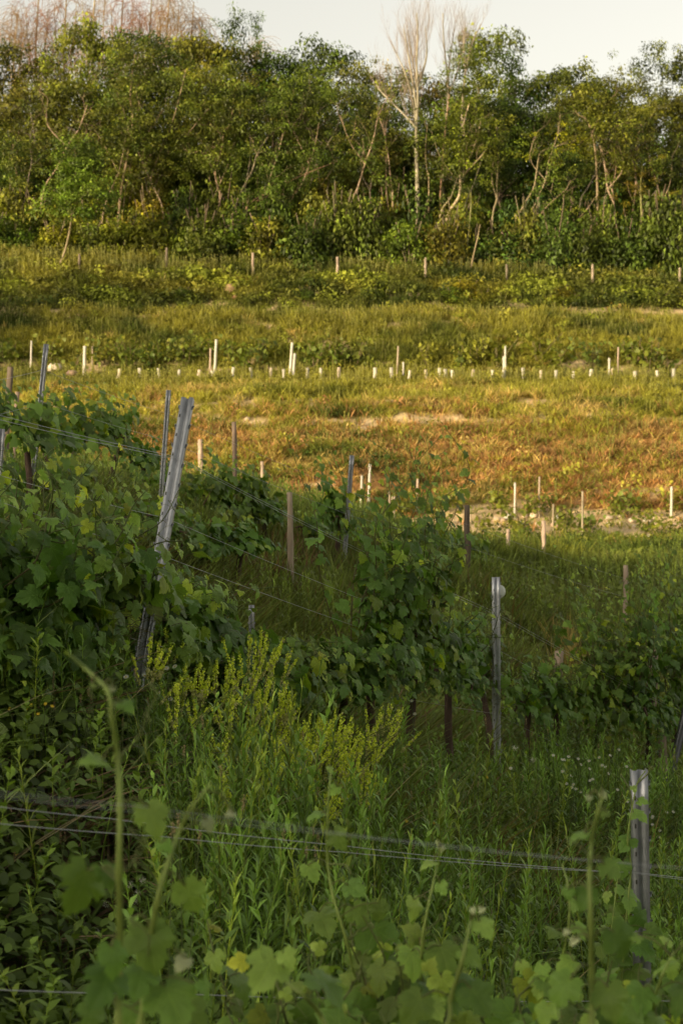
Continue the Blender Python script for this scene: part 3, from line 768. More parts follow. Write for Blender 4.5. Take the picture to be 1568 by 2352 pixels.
# leafy shrubs along the foot of the wood
SHRUB_ME = []
def shrub_variant(seed):
    rng = np.random.default_rng(seed); Gs = Geo(); Gc = Geo(); cen = []
    for k in range(7):
        a = k * .9 + rng.random(); e = np.array([math.cos(a) * .7, math.sin(a) * .7, 1.3 + .8 * rng.random()])
        tube(Gs, smooth_poly([np.zeros(3), e * np.array([.4, .4, .5]), e], 3), .03, BARKC, 3, False)
    for k in range(80):
        d = norm(rng.normal(size=3)); d[2] = abs(d[2]); q = d * np.array([1.3, 1.3, 1.9]) * (.55 + .45 * rng.random()); cen.append(q)
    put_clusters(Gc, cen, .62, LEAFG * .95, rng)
    return Gs, Gc
SHV = [shrub_variant(40 + k) for k in range(4)]; SHM = [[None, None] for _ in SHV]
def place_shrub(v, base, sx, sz, label, group, color=(1, 1, 1), name='shrub'):
    e = thing(name, label, 'shrub', base, group, random.random() * 6); e.scale = (sx, sx, sz)
    for k, (nm, mt) in enumerate((('stems', M_bark), ('foliage', M_tree))):
        nm = 'stem' if k == 0 else 'foliage'
        if SHM[v][k] is None: o = SHV[v][k].build(nm, mt, e); SHM[v][k] = o.data
        else: o = bpy.data.objects.new(nm, SHM[v][k]); COL.objects.link(o); o.parent = e
        if k: o.color = (*color, 1)
    return e
sx_list = list(range(-30, 1620, 27)); tones = list(TONES)
for i, px in enumerate(sx_list):
    px += random.uniform(-14, 14); Y = 100.2 + 2.0 * random.random() + 1.8 * (i % 3)
    top = np.interp(px, [0, 130, 200, 330, 420, 520, 640, 800, 900, 1100, 1180, 1250, 1400, 1500, 1568], [505, 500, 505, 500, 500, 480, 480, 470, 480, 530, 530, 500, 520, 480, 460]) + random.uniform(-30, 25) - 30 * (i % 3)
    b = on_ground(px, Y); H = max(1.2, topz(top, Y) - b[2]); tone = ['mid green', 'fresh green', 'dark green', 'mid green', 'olive'][i % 5] if px > 450 else ['fresh green', 'mid green', 'yellow green', 'fresh green'][i % 4]
    if px > 1150: tone = ['dark green', 'mid green', 'dark green'][i % 3]
    place_shrub(i % 4, b, 1.0 + .4 * random.random(), H / 1.9, f'{tone} shrub at the foot of the wood, {ORD[i]} from the left', 'shrubs along the foot of the wood', tuple(1.1 * c for c in TONES[tone]))
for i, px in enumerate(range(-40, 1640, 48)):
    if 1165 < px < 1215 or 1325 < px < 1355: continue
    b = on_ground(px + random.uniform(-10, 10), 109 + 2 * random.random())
    place_shrub(i % 4, b, 1.5 + .5 * random.random(), random.uniform(1.9, 2.9), f'shrub painted shade-dark, deep inside the wood between the trunks, {ORD[i]} from the left', 'shrubs painted shade-dark inside the wood', (.6, .68, .55))  # foliage colour dimmed to paint the shaded gaps between trunks
# bright yellow-green bushes on the top bank
LBB = ['brightest yellow green bush on the top bank, right of the middle', 'fresh green bush left of the brightest yellow bush', 'fresh green bush right of the brightest yellow bush', 'yellow green bush farther right on the top bank',
       'small yellow bush low on the top bank at the right', 'fresh green bush right of the farther yellow bushes', 'green bush on the top bank right of the boulder', 'green bush on the top bank left of the boulder', 'olive bush above the bank near the left sapling',
       'green bush on the top bank at the middle', 'dark green bush on the top bank right of the middle', 'mid green bush on the top bank toward the right', 'dark green bush on the top bank by the right edge', 'small yellow green bush above the upper terrace stakes', 'smallest yellow green bush on the second terrace']
for i, (px, row, s, tn) in enumerate([(1075, 690, .75, 'yellow green'), (1040, 700, .6, 'fresh green'), (1110, 705, .55, 'fresh green'), (1290, 690, .5, 'yellow green'), (1262, 712, .4, 'yellow green'), (1320, 705, .4, 'fresh green'),
                                 (700, 690, .5, 'mid green'), (420, 690, .5, 'mid green'), (260, 640, .6, 'olive'), (850, 700, .55, 'mid green'), (950, 705, .5, 'dark green'), (1440, 700, .55, 'mid green'), (1520, 705, .6, 'dark green'), (1070, 820, .35, 'yellow green'), (1150, 790, .3, 'yellow green')]):
    b = hit(px, row); place_shrub(i % 4, b, s, s * .75, LBB[i], 'low bushes on the terrace banks', TONES[tn])

# trees whose bare trunks can be traced
def hero_tree(polys, Y, label, name='tree', r0=.16, rk=.58, crown=None, color=(1, 1, 1), csize=.6, ncl=40, bark=(.36, .27, .16), leaf=True, seed=0, twig=.9, cat='tree', group=None, lowleaf=0):
    """polys: list of picture polylines; first begins at the ground"""
    rng = np.random.default_rng(900 + seed); G = Geo(); tips = []; r0 = r0 * rk
    p0 = P(*polys[0][0], Y); g = on_ground(polys[0][0][0], Y); base = g
    allp = []
    for k, pl in enumerate(polys):
        pts = [P(x, y, Y + .25 * math.sin(i * 1.7 + k)) for i, (x, y) in enumerate(pl)]
        if k == 0: pts = [g - np.array([0, 0, .2])] + pts if p0[2] > g[2] + .1 else [g - np.array([0, 0, .2])] + pts[1:]
        pts = smooth_poly(pts, 4)
        rs = np.linspace(r0, r0 * .35, len(pts)) if k == 0 else np.linspace(r0 * .6, r0 * .22, len(pts))
        cc = np.asarray(bark) * (.8 + .4 * rng.random((len(pts), 1)))
        tube(G, pts, rs, cc, 7, False, rough=.15)
        m = len(pts)
        for j in range(int(m * .45), m, 2):
            d = norm(pts[min(j + 1, m - 1)] - pts[j - 1]); ax = norm(rng.normal(size=3)); 
            limb(G, pts[j], norm(d * .8 + ax * .8), twig * (.6 + .8 * rng.random()), r0 * .2, 1, rng, tips, .2, col=np.asarray(bark) * .85, k=4, nchild=(2, 3))
        tips.append(pts[-1]); allp += [pts[j] for j in range(int(m * .5), m)]
    e = thing(name, label, cat, base, group)
    G.build('trunk', M_bark, e, base, smooth=True)
    if leaf:
        Gc = Geo(); cen = []
        pool = np.array(tips)
        for _ in range(ncl):
            q = pool[rng.integers(len(pool))] + rng.normal(size=3) * np.array([.7, .6, .45]); cen.append(q)
        pl_ = np.array(allp)
        for _ in range(int(ncl * 1.6)):
            q = pl_[rng.integers(len(pl_))] + rng.normal(size=3) * np.array([.9, .5, .7]) + np.array([0, -.45, 0]); cen.append(q)
        if crown:
            (cxp, cyp, rx, ry) = crown; c = P(cxp, cyp, Y)
            for _ in range(ncl):
                d = norm(rng.normal(size=3)) * rng.random() ** .4; cen.append(c + d * np.array([px2m(rx, Y), px2m(rx, Y) * .6, px2m(ry, Y)]))
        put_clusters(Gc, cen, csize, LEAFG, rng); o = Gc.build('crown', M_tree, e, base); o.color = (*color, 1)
    return e
def Z1(l): return [(x * .5, y * .5) for x, y in l]
def Z2(l): return [(784 + x * .5, y * .5) for x, y in l]
hero_tree([Z1([(252, 1285), (300, 1150), (330, 1000), (328, 920), (345, 840), (350, 700)]), Z1([(335, 990), (355, 930), (400, 880)])], 97.5, 'slender pale leaning sapling standing forward of the wood at the left', r0=.11, crown=(182, 375, 62, 60), color=(1.5, 1.5, 1.2), ncl=60, seed=1)
hero_tree([Z1([(545, 1000), (560, 860), (590, 700), (610, 560), (600, 430), (620, 250)]), Z1([(600, 680), (625, 560), (640, 480)])], 103.6, 'tall tree with a bright bare trunk leaning slightly right, left part of the wood', r0=.17, crown=(310, 150, 70, 60), seed=2)
hero_tree([Z1([(565, 970), (600, 760), (625, 690), (640, 600)])], 104, 'thin pale trunk close beside the taller leaning trunk', r0=.09, seed=3, ncl=20)
hero_tree([Z1([(520, 980), (522, 860), (535, 800)])], 104, 'short thin trunk just left of the tall leaning trunk', r0=.08, seed=4, ncl=16)
hero_tree([Z1([(1010, 900), (1005, 880), (990, 790), (1020, 680), (1030, 610), (1060, 560), (1075, 440)]), Z1([(1000, 830), (960, 740), (920, 690)])], 103.6, 'tree with a zigzag bare trunk left of the middle of the wood', r0=.13, seed=5, crown=(520, 190, 60, 60))
hero_tree([Z1([(1085, 960), (1110, 880), (1160, 780), (1190, 690), (1270, 595), (1370, 580), (1500, 480)]), Z1([(1230, 640), (1230, 540), (1180, 470)]), Z1([(1370, 580), (1400, 480), (1420, 410)])], 103.8, 'wide spreading grey tree bending to the right near the middle of the wood', r0=.15, seed=6, crown=(700, 220, 80, 50), bark=(.24, .19, .13))
hero_tree([Z1([(1100, 1040), (1120, 990), (1150, 930), (1260, 870), (1400, 800), (1550, 740)]), Z1([(1170, 925), (1250, 910), (1330, 912)])], 102.6, 'low trunk sprawling to the right above the bushes', r0=.12, seed=7, bark=(.32, .22, .12), csize=.5)
hero_tree([Z1([(1033, 1062), (1060, 1035), (1095, 1030)])], 101, 'short crooked orange branch rising from the shrubs', r0=.09, seed=8, ncl=5, twig=.3, csize=.35)
hero_tree([Z1([(110, 1000), (90, 850), (65, 740), (60, 660)])], 104, 'thin tree stem near the left edge of the wood', r0=.1, seed=9, ncl=22)
hero_tree([Z1([(690, 860), (720, 740), (790, 570), (850, 340), (845, 330)]), Z1([(860, 620), (940, 520), (1000, 460)])], 104.5, 'slim straight tree with its bare upper stem showing in a dark gap', r0=.1, seed=10, ncl=26)
hero_tree([Z2([(235, 920), (225, 860), (150, 800), (110, 740), (95, 620)])], 103.4, 'bare curved trunk bending left, left of the tall bare tree', r0=.11, seed=11, ncl=16)
hero_tree([Z2([(490, 1050), (490, 980), (540, 900), (545, 800), (540, 740), (575, 680), (560, 580), (585, 480)]), Z2([(545, 800), (600, 700), (630, 600), (640, 540)]), Z2([(555, 810), (620, 740), (690, 660)])], 102.8,
          'forked bright trunk with three curving stems right of the tall bare tree', r0=.2, seed=12, crown=(1090, 160, 55, 80), bark=(.46, .36, .22), color=(1.3, 1.25, .9))
hero_tree([Z2([(400, 830), (395, 800), (385, 700), (395, 560)])], 103.4, 'thin dark stem directly right of the tall bare trunk', r0=.08, seed=13, ncl=12)
hero_tree([Z2([(800, 1010), (815, 980), (850, 920), (885, 850), (905, 720), (930, 690), (990, 670), (1050, 650)])], 103.4, 'crooked trunk leaning right, carrying a tuft of yellow-green leaves', r0=.11, seed=14, crown=(1305, 330, 34, 14), color=(2.6, 2.0, .7), ncl=12, csize=.42)
hero_tree([Z2([(835, 1150), (880, 1050), (910, 990), (960, 930), (1030, 870), (1050, 830)])], 102.2, 'slanting bare pole-like trunk in the dark gap at the right', r0=.1, seed=15, ncl=8)
hero_tree([Z2([(1170, 1110), (1175, 950), (1165, 700), (1130, 560), (1080, 520), (1050, 440)]), Z2([(1165, 700), (1240, 600), (1300, 560)]), Z2([(1140, 640), (1200, 500), (1260, 430)]), Z2([(1172, 900), (1110, 980), (1085, 1000)])], 102.6,
          'many-branched bare-limbed tree at the right of the wood', r0=.15, seed=16, crown=(1370, 230, 70, 40), bark=(.34, .24, .15), color=(1.1, 1, .9))
hero_tree([Z2([(1250, 930), (1215, 780), (1190, 720), (1280, 680)]), Z2([(1240, 880), (1258, 780), (1255, 700)])], 102.9, 'short forked trunk just right of the many-branched tree', r0=.1, seed=17, ncl=12)
hero_tree([Z2([(570, 1205), (590, 1000), (595, 880)])], 100.6, 'ivy-clad thin pole trunk at the edge of the grass', r0=.09, seed=18, ncl=10, csize=.35, bark=(.3, .28, .12))
hero_tree([Z2([(597, 1215), (625, 1090), (635, 1030)])], 99.6, 'broken pale stump leaning right at the edge of the grass', r0=.1, seed=19, leaf=False, twig=.15)
hero_tree([Z2([(1375, 960), (1372, 850), (1380, 760)])], 103, 'ivy-covered upright trunk near the right edge', r0=.12, seed=20, ncl=16, csize=.35, bark=(.28, .26, .1), color=(1.5, 1.2, .8))
hero_tree([Z2([(450, 1000), (460, 780), (480, 560), (500, 400)])], 104.2, 'straight brown trunk between the bare tree and the forked trunk', r0=.13, seed=21, ncl=20, bark=(.36, .25, .14))
hero_tree([Z2([(205, 760), (200, 600), (205, 500)])], 104.6, 'thin stem in the leaves left of the tall bare tree', r0=.07, seed=22, ncl=10)

rs_ = random.Random(17)
for i, px in enumerate([45, 95, 235, 345, 375, 455, 560, 610, 650, 690, 745, 800, 850, 905, 1010, 1060, 1130, 1215, 1330, 1410, 1450, 1500, 1530]):
    y0 = rs_.uniform(470, 530); x = px; pl = [(x, y0)]; dr = rs_.choice([-.35, -.15, .1, .3, .45])
    for k in range(5):
        x += dr * 42 + rs_.uniform(-9, 9); y0 -= rs_.uniform(36, 58); pl.append((x, y0))
    j = rs_.randrange(1, 4); br = [pl[j], (pl[j][0] - dr * 60 + rs_.uniform(-20, 20), pl[j][1] - 50), (pl[j][0] - dr * 90 + rs_.uniform(-20, 20), pl[j][1] - 110)]
    hero_tree([pl, br], rs_.uniform(102.6, 104.4), f'thin {"pale" if i % 3 else "grey"} stem half hidden in the leaves, {ORD[i]} from the left', r0=rs_.uniform(.08, .13), seed=60 + i, ncl=12, csize=.5, bark=(.38, .29, .18) if i % 3 else (.2, .17, .12), group='thin stems at the front of the wood', twig=1.2)

def bare_tree(polys, Y, label, seed, r0, bark, spread=.35, L=2.4, weep=False, ntw=26, group=None):
    rng = np.random.default_rng(seed); G = Geo(); g = on_ground(polys[0][0][0], Y)
    Gt = Geo(); tips = []
    for k, pl in enumerate(polys):
        pts = [P(x, y, Y + .3 * math.sin(i * 1.3 + k * 2)) for i, (x, y) in enumerate(pl)]
        if k == 0: pts = [g - np.array([0, 0, .3])] + pts
        pts = smooth_poly(pts, 5); m = len(pts)
        rs = np.linspace(r0, .03, m) if k == 0 else np.linspace(r0 * .5, .025, m)
        tube(G, pts, rs, np.asarray(bark) * (.85 + .3 * rng.random((m, 1))), 7, False, rough=.12)
        j0 = int(m * (.5 if k == 0 else .15))
        for q in range(ntw):
            j = rng.integers(j0, m - 1); d = norm(pts[j + 1] - pts[j]); ax = norm(rng.normal(size=3) * np.array([1, 1, .3]))
            nd = norm(d * .9 + ax * spread * 1.6 + np.array([0, 0, .3]))
            limb(Gt, pts[j], nd, L * (.5 + .7 * rng.random()) * (1.1 - .5 * j / m), .013, 2 if not weep else 1, rng, tips, -.35 if weep else .35, wander=.1, nchild=(3, 4), col=np.asarray(bark) * np.array([.7, .66, .7]), ang=.35 if not weep else .5, k=3, ratio=.6)
    if weep:
        for t in tips:
            if rng.random() < .9:
                n_ = 5; p = t.copy(); pp = [p.copy()]; d = norm(rng.normal(size=3) * .5 + np.array([0, 0, .1]))
                for i in range(n_): d = norm(d + np.array([0, 0, -.42])); p = p + d * .38; pp.append(p.copy())
                tube(Gt, pp, np.linspace(.014, .009, n_ + 1), np.asarray(bark) * np.array([1., .72, .5]), 3, False)
    e = thing('bare_tree', label, 'tree', g, group)
    G.build('trunk', M_bark, e, g, smooth=True); Gt.build('twigs', M_bark, e, g)
    return e
WB = (.42, .36, .25)
bare_tree([Z2([(350, 960), (347, 800), (343, 600), (350, 450), (345, 300), (350, 150), (345, 60)]), Z2([(343, 600), (330, 480), (290, 330), (230, 200)]), Z2([(345, 590), (300, 540), (190, 430), (160, 390)]),
           Z2([(349, 430), (330, 300), (300, 120)]), Z2([(349, 400), (390, 260), (385, 120)]), Z2([(345, 500), (315, 300), (285, 130)])], 103.2, 'tall leafless tree with a pale trunk and fine upright twigs against the sky', 71, .16, WB, ntw=15)
bare_tree([Z2([(470, 990), (465, 760), (480, 560), (490, 400), (470, 200), (465, 60)]), Z2([(485, 420), (500, 250), (520, 120)]), Z2([(484, 460), (540, 300), (570, 150)])], 106, 'second leafless tree behind and right of the tallest bare one', 72, .12, WB, ntw=15, L=2.0)
bare_tree([Z2([(560, 700), (555, 500), (570, 330), (600, 200), (640, 110)]), Z2([(570, 330), (560, 200), (565, 110)])], 108, 'third leafless tree rising behind the leafy crown right of the bare pair', 73, .11, WB, ntw=14, L=1.8)
OB = (.37, .29, .18)
for i, (px, top) in enumerate([(35, 30), (85, -25), (150, -40), (215, -45), (280, -40), (345, -30), (385, -35), (440, 5), (590, 95)]):
    bare_tree([[(px, 420), (px + 4, 250), (px - 3, 140), (px + 3, top + 40), (px + 5, top)], [(px + 2, 200), (px + 20, 100), (px + 26, top + 45)], [(px, 220), (px - 18, 120), (px - 25, top + 50)]][:3 if px < 500 else 1], 121 + i % 3,
              f'reddish leafless birch with hanging twigs behind the wood, {ORD[i]} from the left', 80 + i, .13, OB, ntw=16, L=1.6, weep=True, group='reddish birches behind the wood')
# a tree beyond the left edge of the picture; it throws the dark patch on the grass
place_tree(1, on_ground(-470, 81), 1.3, 1.0, 1.0, 'leafy tree standing on the slope beyond the left edge', None, TONES['mid green'])

# ------------------------------------------------------------------ posts and stakes
def to_ground(top, bot):
    d = norm(bot - top); p = top.copy()
    for k in range(800):
        p = p + d * .01
        if p[2] < gz(p[0], p[1]) - .05: break
    return p
def post_frame(top, bot, yaw):
    z = norm(top - bot); x = np.array([math.cos(yaw), math.sin(yaw), 0]); x = norm(x - z * (x @ z)); y = np.cross(z, x)
    return np.stack([x, y, z], -1)
def metal_post(top, botline, width, label, yaw=.15, tone=1.0, hooks=True, disc=False, name='metal_post', group='galvanised vineyard posts'):
    bot = to_ground(top, botline); L = np.linalg.norm(top - bot); M = post_frame(top, bot, yaw); w = width
    prof = np.array([(-.5, .62), (-.5, .0), (-.20, .0), (-.09, .30), (.09, .30), (.20, .0), (.5, .0), (.5, .62)]) * w
    t = .0025 if w < .1 else .004
    nrm = []
    for i in range(len(prof)):
        a = prof[max(i - 1, 0)]; b = prof[min(i + 1, len(prof) - 1)]; d = (b - a) / np.linalg.norm(b - a); nrm.append((-d[1], d[0]))
    inner = prof + np.array(nrm) * t
    loop = np.vstack([prof, inner[::-1]]); k = len(loop)
    G = Geo(); ns = 14
    V = np.vstack([np.column_stack([loop, np.full(k, L * s / ns)]) for s in range(ns + 1)])
    i = (np.arange(ns) * k)[:, None]; j = np.arange(k)[None]; j2 = (j + 1) % k
    F = np.stack([i + j, i + j2, i + k + j2, i + k + j], -1).reshape(-1, 4)
    m = len(prof); cap = np.array([[a, a + 1, k - 2 - a, k - 1 - a] for a in range(m - 1)]) + ns * k
    shade = (.9 + .2 * RNG.random((ns + 1, 1))).repeat(k, 0)
    G.add(V @ M.T + bot, [F, cap], np.array([.36, .37, .38]) * shade * tone)
    e = thing(name, label, 'post', bot, group)
    Lr = True
    if hooks:
        H = G; S = G
        for q in range(int(L / .1)):
            zz = L - .06 - q * .1
            for sgn in ((-1, 1) if Lr else (1,)):
                x0 = sgn * .5 * w; y0 = .12 * w
                hv = np.array([(x0, y0, zz), (x0, y0 + .16 * w, zz), (x0 + sgn * .16 * w, y0 + .05 * w, zz + .006), (x0 + sgn * .2 * w, y0 + .05 * w, zz + .024), (x0 + sgn * .11 * w, y0 + .05 * w, zz + .022), (x0, y0, zz + .016), (x0, y0 + .16 * w, zz + .016)])
                H.add(hv @ M.T + bot, [np.array([[0, 1, 6, 5], [1, 2, 4, 6], [2, 3, 4, 4][:4], [0, 5, 4, 2]]), np.array([[0, 1, 2]])], (.42, .43, .44))
                if sgn > 0: continue
                x1 = sgn * .35 * w
                sv = np.array([(x1 - .05 * w, -.0012, zz - .046), (x1 + .05 * w, -.0012, zz - .046), (x1 + .05 * w, -.0012, zz - .03), (x1 - .05 * w, -.0012, zz - .03)])
                S.add(sv @ M.T + bot, [np.array([[0, 1, 2, 3]])], (.06, .06, .05), None, 1)
    G.build('profile', [M_galv, M_slot], e, bot)
    if disc:
        c = top + M @ np.array([.5 * w, .0, -.075 * 1.0]) ; D = Geo(); a = np.arange(28) / 28 * TAU; R = .054
        dv = [np.array([0, -.012, 0])] + [np.array([math.cos(q) * R * .7, -.008, math.sin(q) * R * .7]) for q in a] + [np.array([math.cos(q) * R, 0, math.sin(q) * R]) for q in a] + [np.array([math.cos(q) * R, .006, math.sin(q) * R]) for q in a]
        dv = np.array(dv) + np.array([0, .63 * w + .02, -.04]); ii = np.arange(28); jj = (ii + 1) % 28
        D.add(dv @ M.T + c, [np.stack([0 * ii, 1 + ii, 1 + jj], 1), np.stack([1 + ii, 29 + ii, 29 + jj, 1 + jj], 1), np.stack([29 + ii, 57 + ii, 57 + jj, 29 + jj], 1), (57 + ii[::-1])[None]], (.80, .82, .74))
        o = D.build('disc', M_plas, e, bot, smooth=True); o['label'] = 'round pearly white disc behind the top of the post'
    return e, bot, top

def wood_post(top, botline, width, label, dark=1.0, name='wooden_post', group='weathered wooden posts', cat='post', col=(.40, .31, .22), k=8, ties=True):
    bot = to_ground(top, botline); L = np.linalg.norm(top - bot); G = Geo(); n_ = 9
    wob = RNG.normal(size=(n_ + 1, 3)) * width * .05; wob[0] = 0
    pts = bot + (top - bot) * np.linspace(0, 1, n_ + 1)[:, None] + wob
    tube(G, pts, width / 2 * np.linspace(1.08, .92, n_ + 1) * (.95 + .1 * RNG.random(n_ + 1)), np.array(col) * dark * (.8 + .4 * RNG.random((n_ + 1, 1))), k, True, rough=.3)
    e = thing(name, label, cat, bot, group); G.build('shaft', M_wood, e, bot)
    if ties:
        T = Geo(); c = bot + (top - bot) * .8; a = np.linspace(0, TAU, 13)
        tube(T, c + np.stack([np.cos(a) * width * .55, np.sin(a) * width * .55, .01 * np.sin(a * 2)], 1), .0022, (.35, .33, .3), 4, False); T.build('wire_tie', M_wire, e, bot)
    return e

def plain(name, top, bot, width, label, cat, group, col, mat=None, k=6, capc=None, taper=.95):
    L = np.linalg.norm(top - bot); G = Geo()
    pts = bot + (top - bot) * np.linspace(0, 1, 6)[:, None] + RNG.normal(size=(6, 3)) * width * .03
    tube(G, pts, width / 2 * np.linspace(1, taper, 6), np.array(col) * (.9 + .2 * RNG.random((6, 1))), k, True, rough=.1)
    o = G.build(name, mat or M_wood, None, bot); return tag(o, label, cat, group)

# near and middle galvanised posts: top px,row / bottom px,row / depth / width in picture px
postA, botA, topA = metal_post(P(1469, 1770, 6.0), P(1478, 2330, 6.0), px2m(37, 6), 'near upright galvanised post with young shoots climbing it, at the right foreground', yaw=.1)
postB, botB, topB = metal_post(P(430, 912, 8.05), P(302, 1640, 7.4), px2m(29.5, 7.5), 'big leaning galvanised post holding the wires among the vine leaves at the left', yaw=-.15)
postC, botC, topC = metal_post(P(1139, 1326, 13), P(1141, 1800, 13), px2m(17.5, 13), 'upright galvanised post with a round white disc near its top', yaw=.1, tone=1.5, disc=True)
metal_post(P(1585, 1600, 14.6), P(1527, 1850, 14.4), px2m(16, 14.6), 'dark leaning metal post at the right edge of the vine row', yaw=.5, tone=.35)
metal_post(P(106, 790, 16), P(80, 1050, 16), px2m(10.5, 16), 'tall galvanised post leaning right, far left above the vines', yaw=-.1)
metal_post(P(388, 896, 19), P(374, 1090, 19), px2m(10, 19), 'thin galvanised post just behind and left of the big leaning one', yaw=.3)
metal_post(P(809, 1046, 22), P(788, 1330, 22), px2m(9.5, 22), 'slim grey metal post leaning right in the middle of the picture', yaw=.4)
metal_post(P(4, 985, 13), P(-4, 1100, 13), px2m(15, 13), 'galvanised post cut by the left edge of the picture', yaw=.1)
metal_post(P(578, 1390, 14), P(578, 1500, 14), px2m(13, 14), 'short galvanised post whose top just shows above the leaves', yaw=.1)
def GW(tx, ty, bx, by, w, label, **k): h_ = hit(bx, by); return wood_post(P(tx, ty, h_[1]), h_, px2m(w, h_[1]), label, **k)
def WP(tx, ty, bx, by, Y, w, label, **k): return wood_post(P(tx, ty, Y), P(bx, by, Y), px2m(w, Y), label, **k)
WP(538, 968, 540, 1085, 26, 12, 'grey wooden post standing above the vines left of the middle', dark=.55)
WP(665, 1130, 667, 1310, 19.5, 14, 'light brown wooden post with vine leaves around its top and bare below', dark=.95)
WP(1072, 1162, 1074, 1345, 23, 14, 'dark weathered wooden post beside the stony terrace', dark=.35)
WP(24, 843, 18, 960, 24, 15, 'broad grey wooden post at the far left', dark=.6)
WP(40, 900, 35, 1010, 25, 11, 'narrower brown wooden post at the far left, partly behind leaves', dark=.9)
WP(1283, 1495, 1278, 1640, 17, 21, 'split wooden post with a wire round it, behind the right-hand vines', dark=.95)
WP(1437, 1298, 1433, 1480, 28, 11, 'leaning pale wooden post in the shaded meadow at the right', dark=1.0)
WP(1518, 1690, 1528, 1850, 15.0, 22, 'thick brown wooden post at the right edge beside the dark metal post', dark=.85)
WP(1500, 1490, 1498, 1600, 19, 20, 'stubby wooden post seen through the leaves near the right edge', dark=.8)
GW(460, 1008, 462, 1122, 12, 'sunlit orange-looking wooden post among the left vines', dark=1.25)
GW(602, 1060, 604, 1140, 8, 'small sunlit wooden post between the vines', dark=1.2)

def GS(px, top, base, w, label, cat, name, group, col, mat=None, dx=0, **k):
    b = hit(px, base); Y = b[1]; return plain(name, P(px + dx, top, Y), b - np.array([0, 0, .05]), px2m(w * .8, Y), label, cat, group, col, mat, **k)
WH = (.66, .61, .50); LW = (.48, .38, .26)
lower = [(831, 1092, 1182, 7, WH, 3), (849, 1066, 1180, 8, WH, 3), (894, 1128, 1203, 6, LW, 1), (959, 1100, 1185, 7, LW, 3), (1182, 1108, 1203, 6, WH, 1), (1238, 1095, 1190, 6, LW, 1), (1270, 1158, 1232, 5, LW, 1), (1337, 1128, 1250, 6, LW, 1), (1541, 1118, 1195, 8, WH, 1), (1080, 1160, 1200, 5, LW, 0)]
names = ['slightly shorter white stake of the close pair in the middle', 'bright white stake, tallest of the close pair in the middle', 'pale stake directly left of a brown post below the red slope', 'pale leaning stake right of the brown post, below the red slope',
         'bright stake standing among low bushes on the stony terrace', 'tall thin stake on the red slope above the stony terrace', 'short thin stake on the stony terrace', 'long thin pale stake right of the middle of the stony terrace', 'white stake at the right end of the stony terrace', 'small pale stake showing behind the dark wooden post']
for (px, t, b, w, c, dx), lb in zip(lower, names):
    GS(px - dx, t, b, w, lb, 'stake', 'stake', 'pale stakes along the lower terrace', c, dx=dx)
for px, t, b, w, lb in [(903, 1140, 1235, 10, 'brown wooden post in the gap left of the dark weathered one'), (1247, 1196, 1305, 10, 'sunlit tan wooden post below the stony terrace'), (1166, 1215, 1300, 9, 'pale wooden post with leaves round its middle, below the stony terrace')]:
    h_ = hit(px, b); wood_post(P(px, t, h_[1]), h_, px2m(w, h_[1]), lb, dark=1.35)

up_st = [(73, 783, 858, 5, WH, 2), (195, 795, 862, 9, WH, 1), (213, 795, 860, 5, LW, 1), (484, 800, 862, 6, LW, 2), (497, 780, 864, 8, WH, 4), (671, 787, 862, 8, WH, 5), (677, 812, 868, 8, WH, 4), (914, 795, 870, 5, LW, 3), (926, 832, 868, 5, WH, 0), (1160, 795, 870, 6, WH, 1), (1156, 818, 868, 6, WH, 0), (1398, 822, 872, 6, WH, 0), (1419, 797, 870, 5, LW, 2)]
for i, (px, t, b, w, c, dx) in enumerate(up_st):
    GS(px - dx, t, b, w, f'{"thick white" if w > 7 else "thin pale"} stake on the upper terrace, {ORD[i]} from the left', 'stake', 'stake', 'tall stakes on the upper terrace', c, dx=dx)
tubes = [272, 323, 366, 409, 456, 490, 533, 578, 621, 652, 706, 736, 778, 861, 899, 939, 978, 1008, 1022, 1040, 1085, 1130, 1155, 1202, 1241, 1275, 1315, 1355, 1407, 1457, 1510, 1545]
for i, px in enumerate(tubes):
    dx = random.choice([-4, -1, 0, 2, 4, 6]); hgt = random.uniform(20, 29); bb = 872 + random.uniform(-2, 2)
    b = hit(px, bb); Y = b[1]; top = P(px + dx * .6, bb - hgt, Y)
    G = Geo(); w = px2m(random.uniform(6.5, 9), Y) / 2; a = np.arange(8) / 8 * TAU
    ring = lambda c, r: c + np.stack([np.cos(a) * r, np.sin(a) * r, 0 * a], 1)
    V = np.vstack([ring(b, w), ring(top, w * .97), ring(top, w * .8), ring(b * .3 + top * .7, w * .75)]); ii = np.arange(8); jj = (ii + 1) % 8
    G.add(V, [np.vstack([np.stack([ii + 8 * q, jj + 8 * q, jj + 8 * q + 8, ii + 8 * q + 8], 1) for q in range(3)]), (24 + ii)[None]], (np.array([.72, .66, .5]) * random.uniform(.7, 1.1) if i % 4 else np.array([.7, .58, .4])))
    tag(G.build('grow_tube', M_plas, None, b, smooth=False), f'short white vine guard tube on the upper terrace, {ORD[i]} from the left', 'grow tube', 'vine guard tubes in a row on the upper terrace')
for i, (px, t) in enumerate([(183, 583), (383, 569), (581, 580), (775, 590), (977, 592), (1163, 606), (1360, 607), (1560, 615)]):
    b = hit(px, [638, 638, 645, 655, 655, 660, 662, 668][i]); Y = b[1]
    wood_post(P(px, t, Y), b, px2m(6.5, Y), f'wooden post in the tall weeds below the wood, {ORD[i]} from the left', dark=.5 if i in (0, 1, 5) else .9, group='wooden posts in line below the wood', k=6, ties=False)

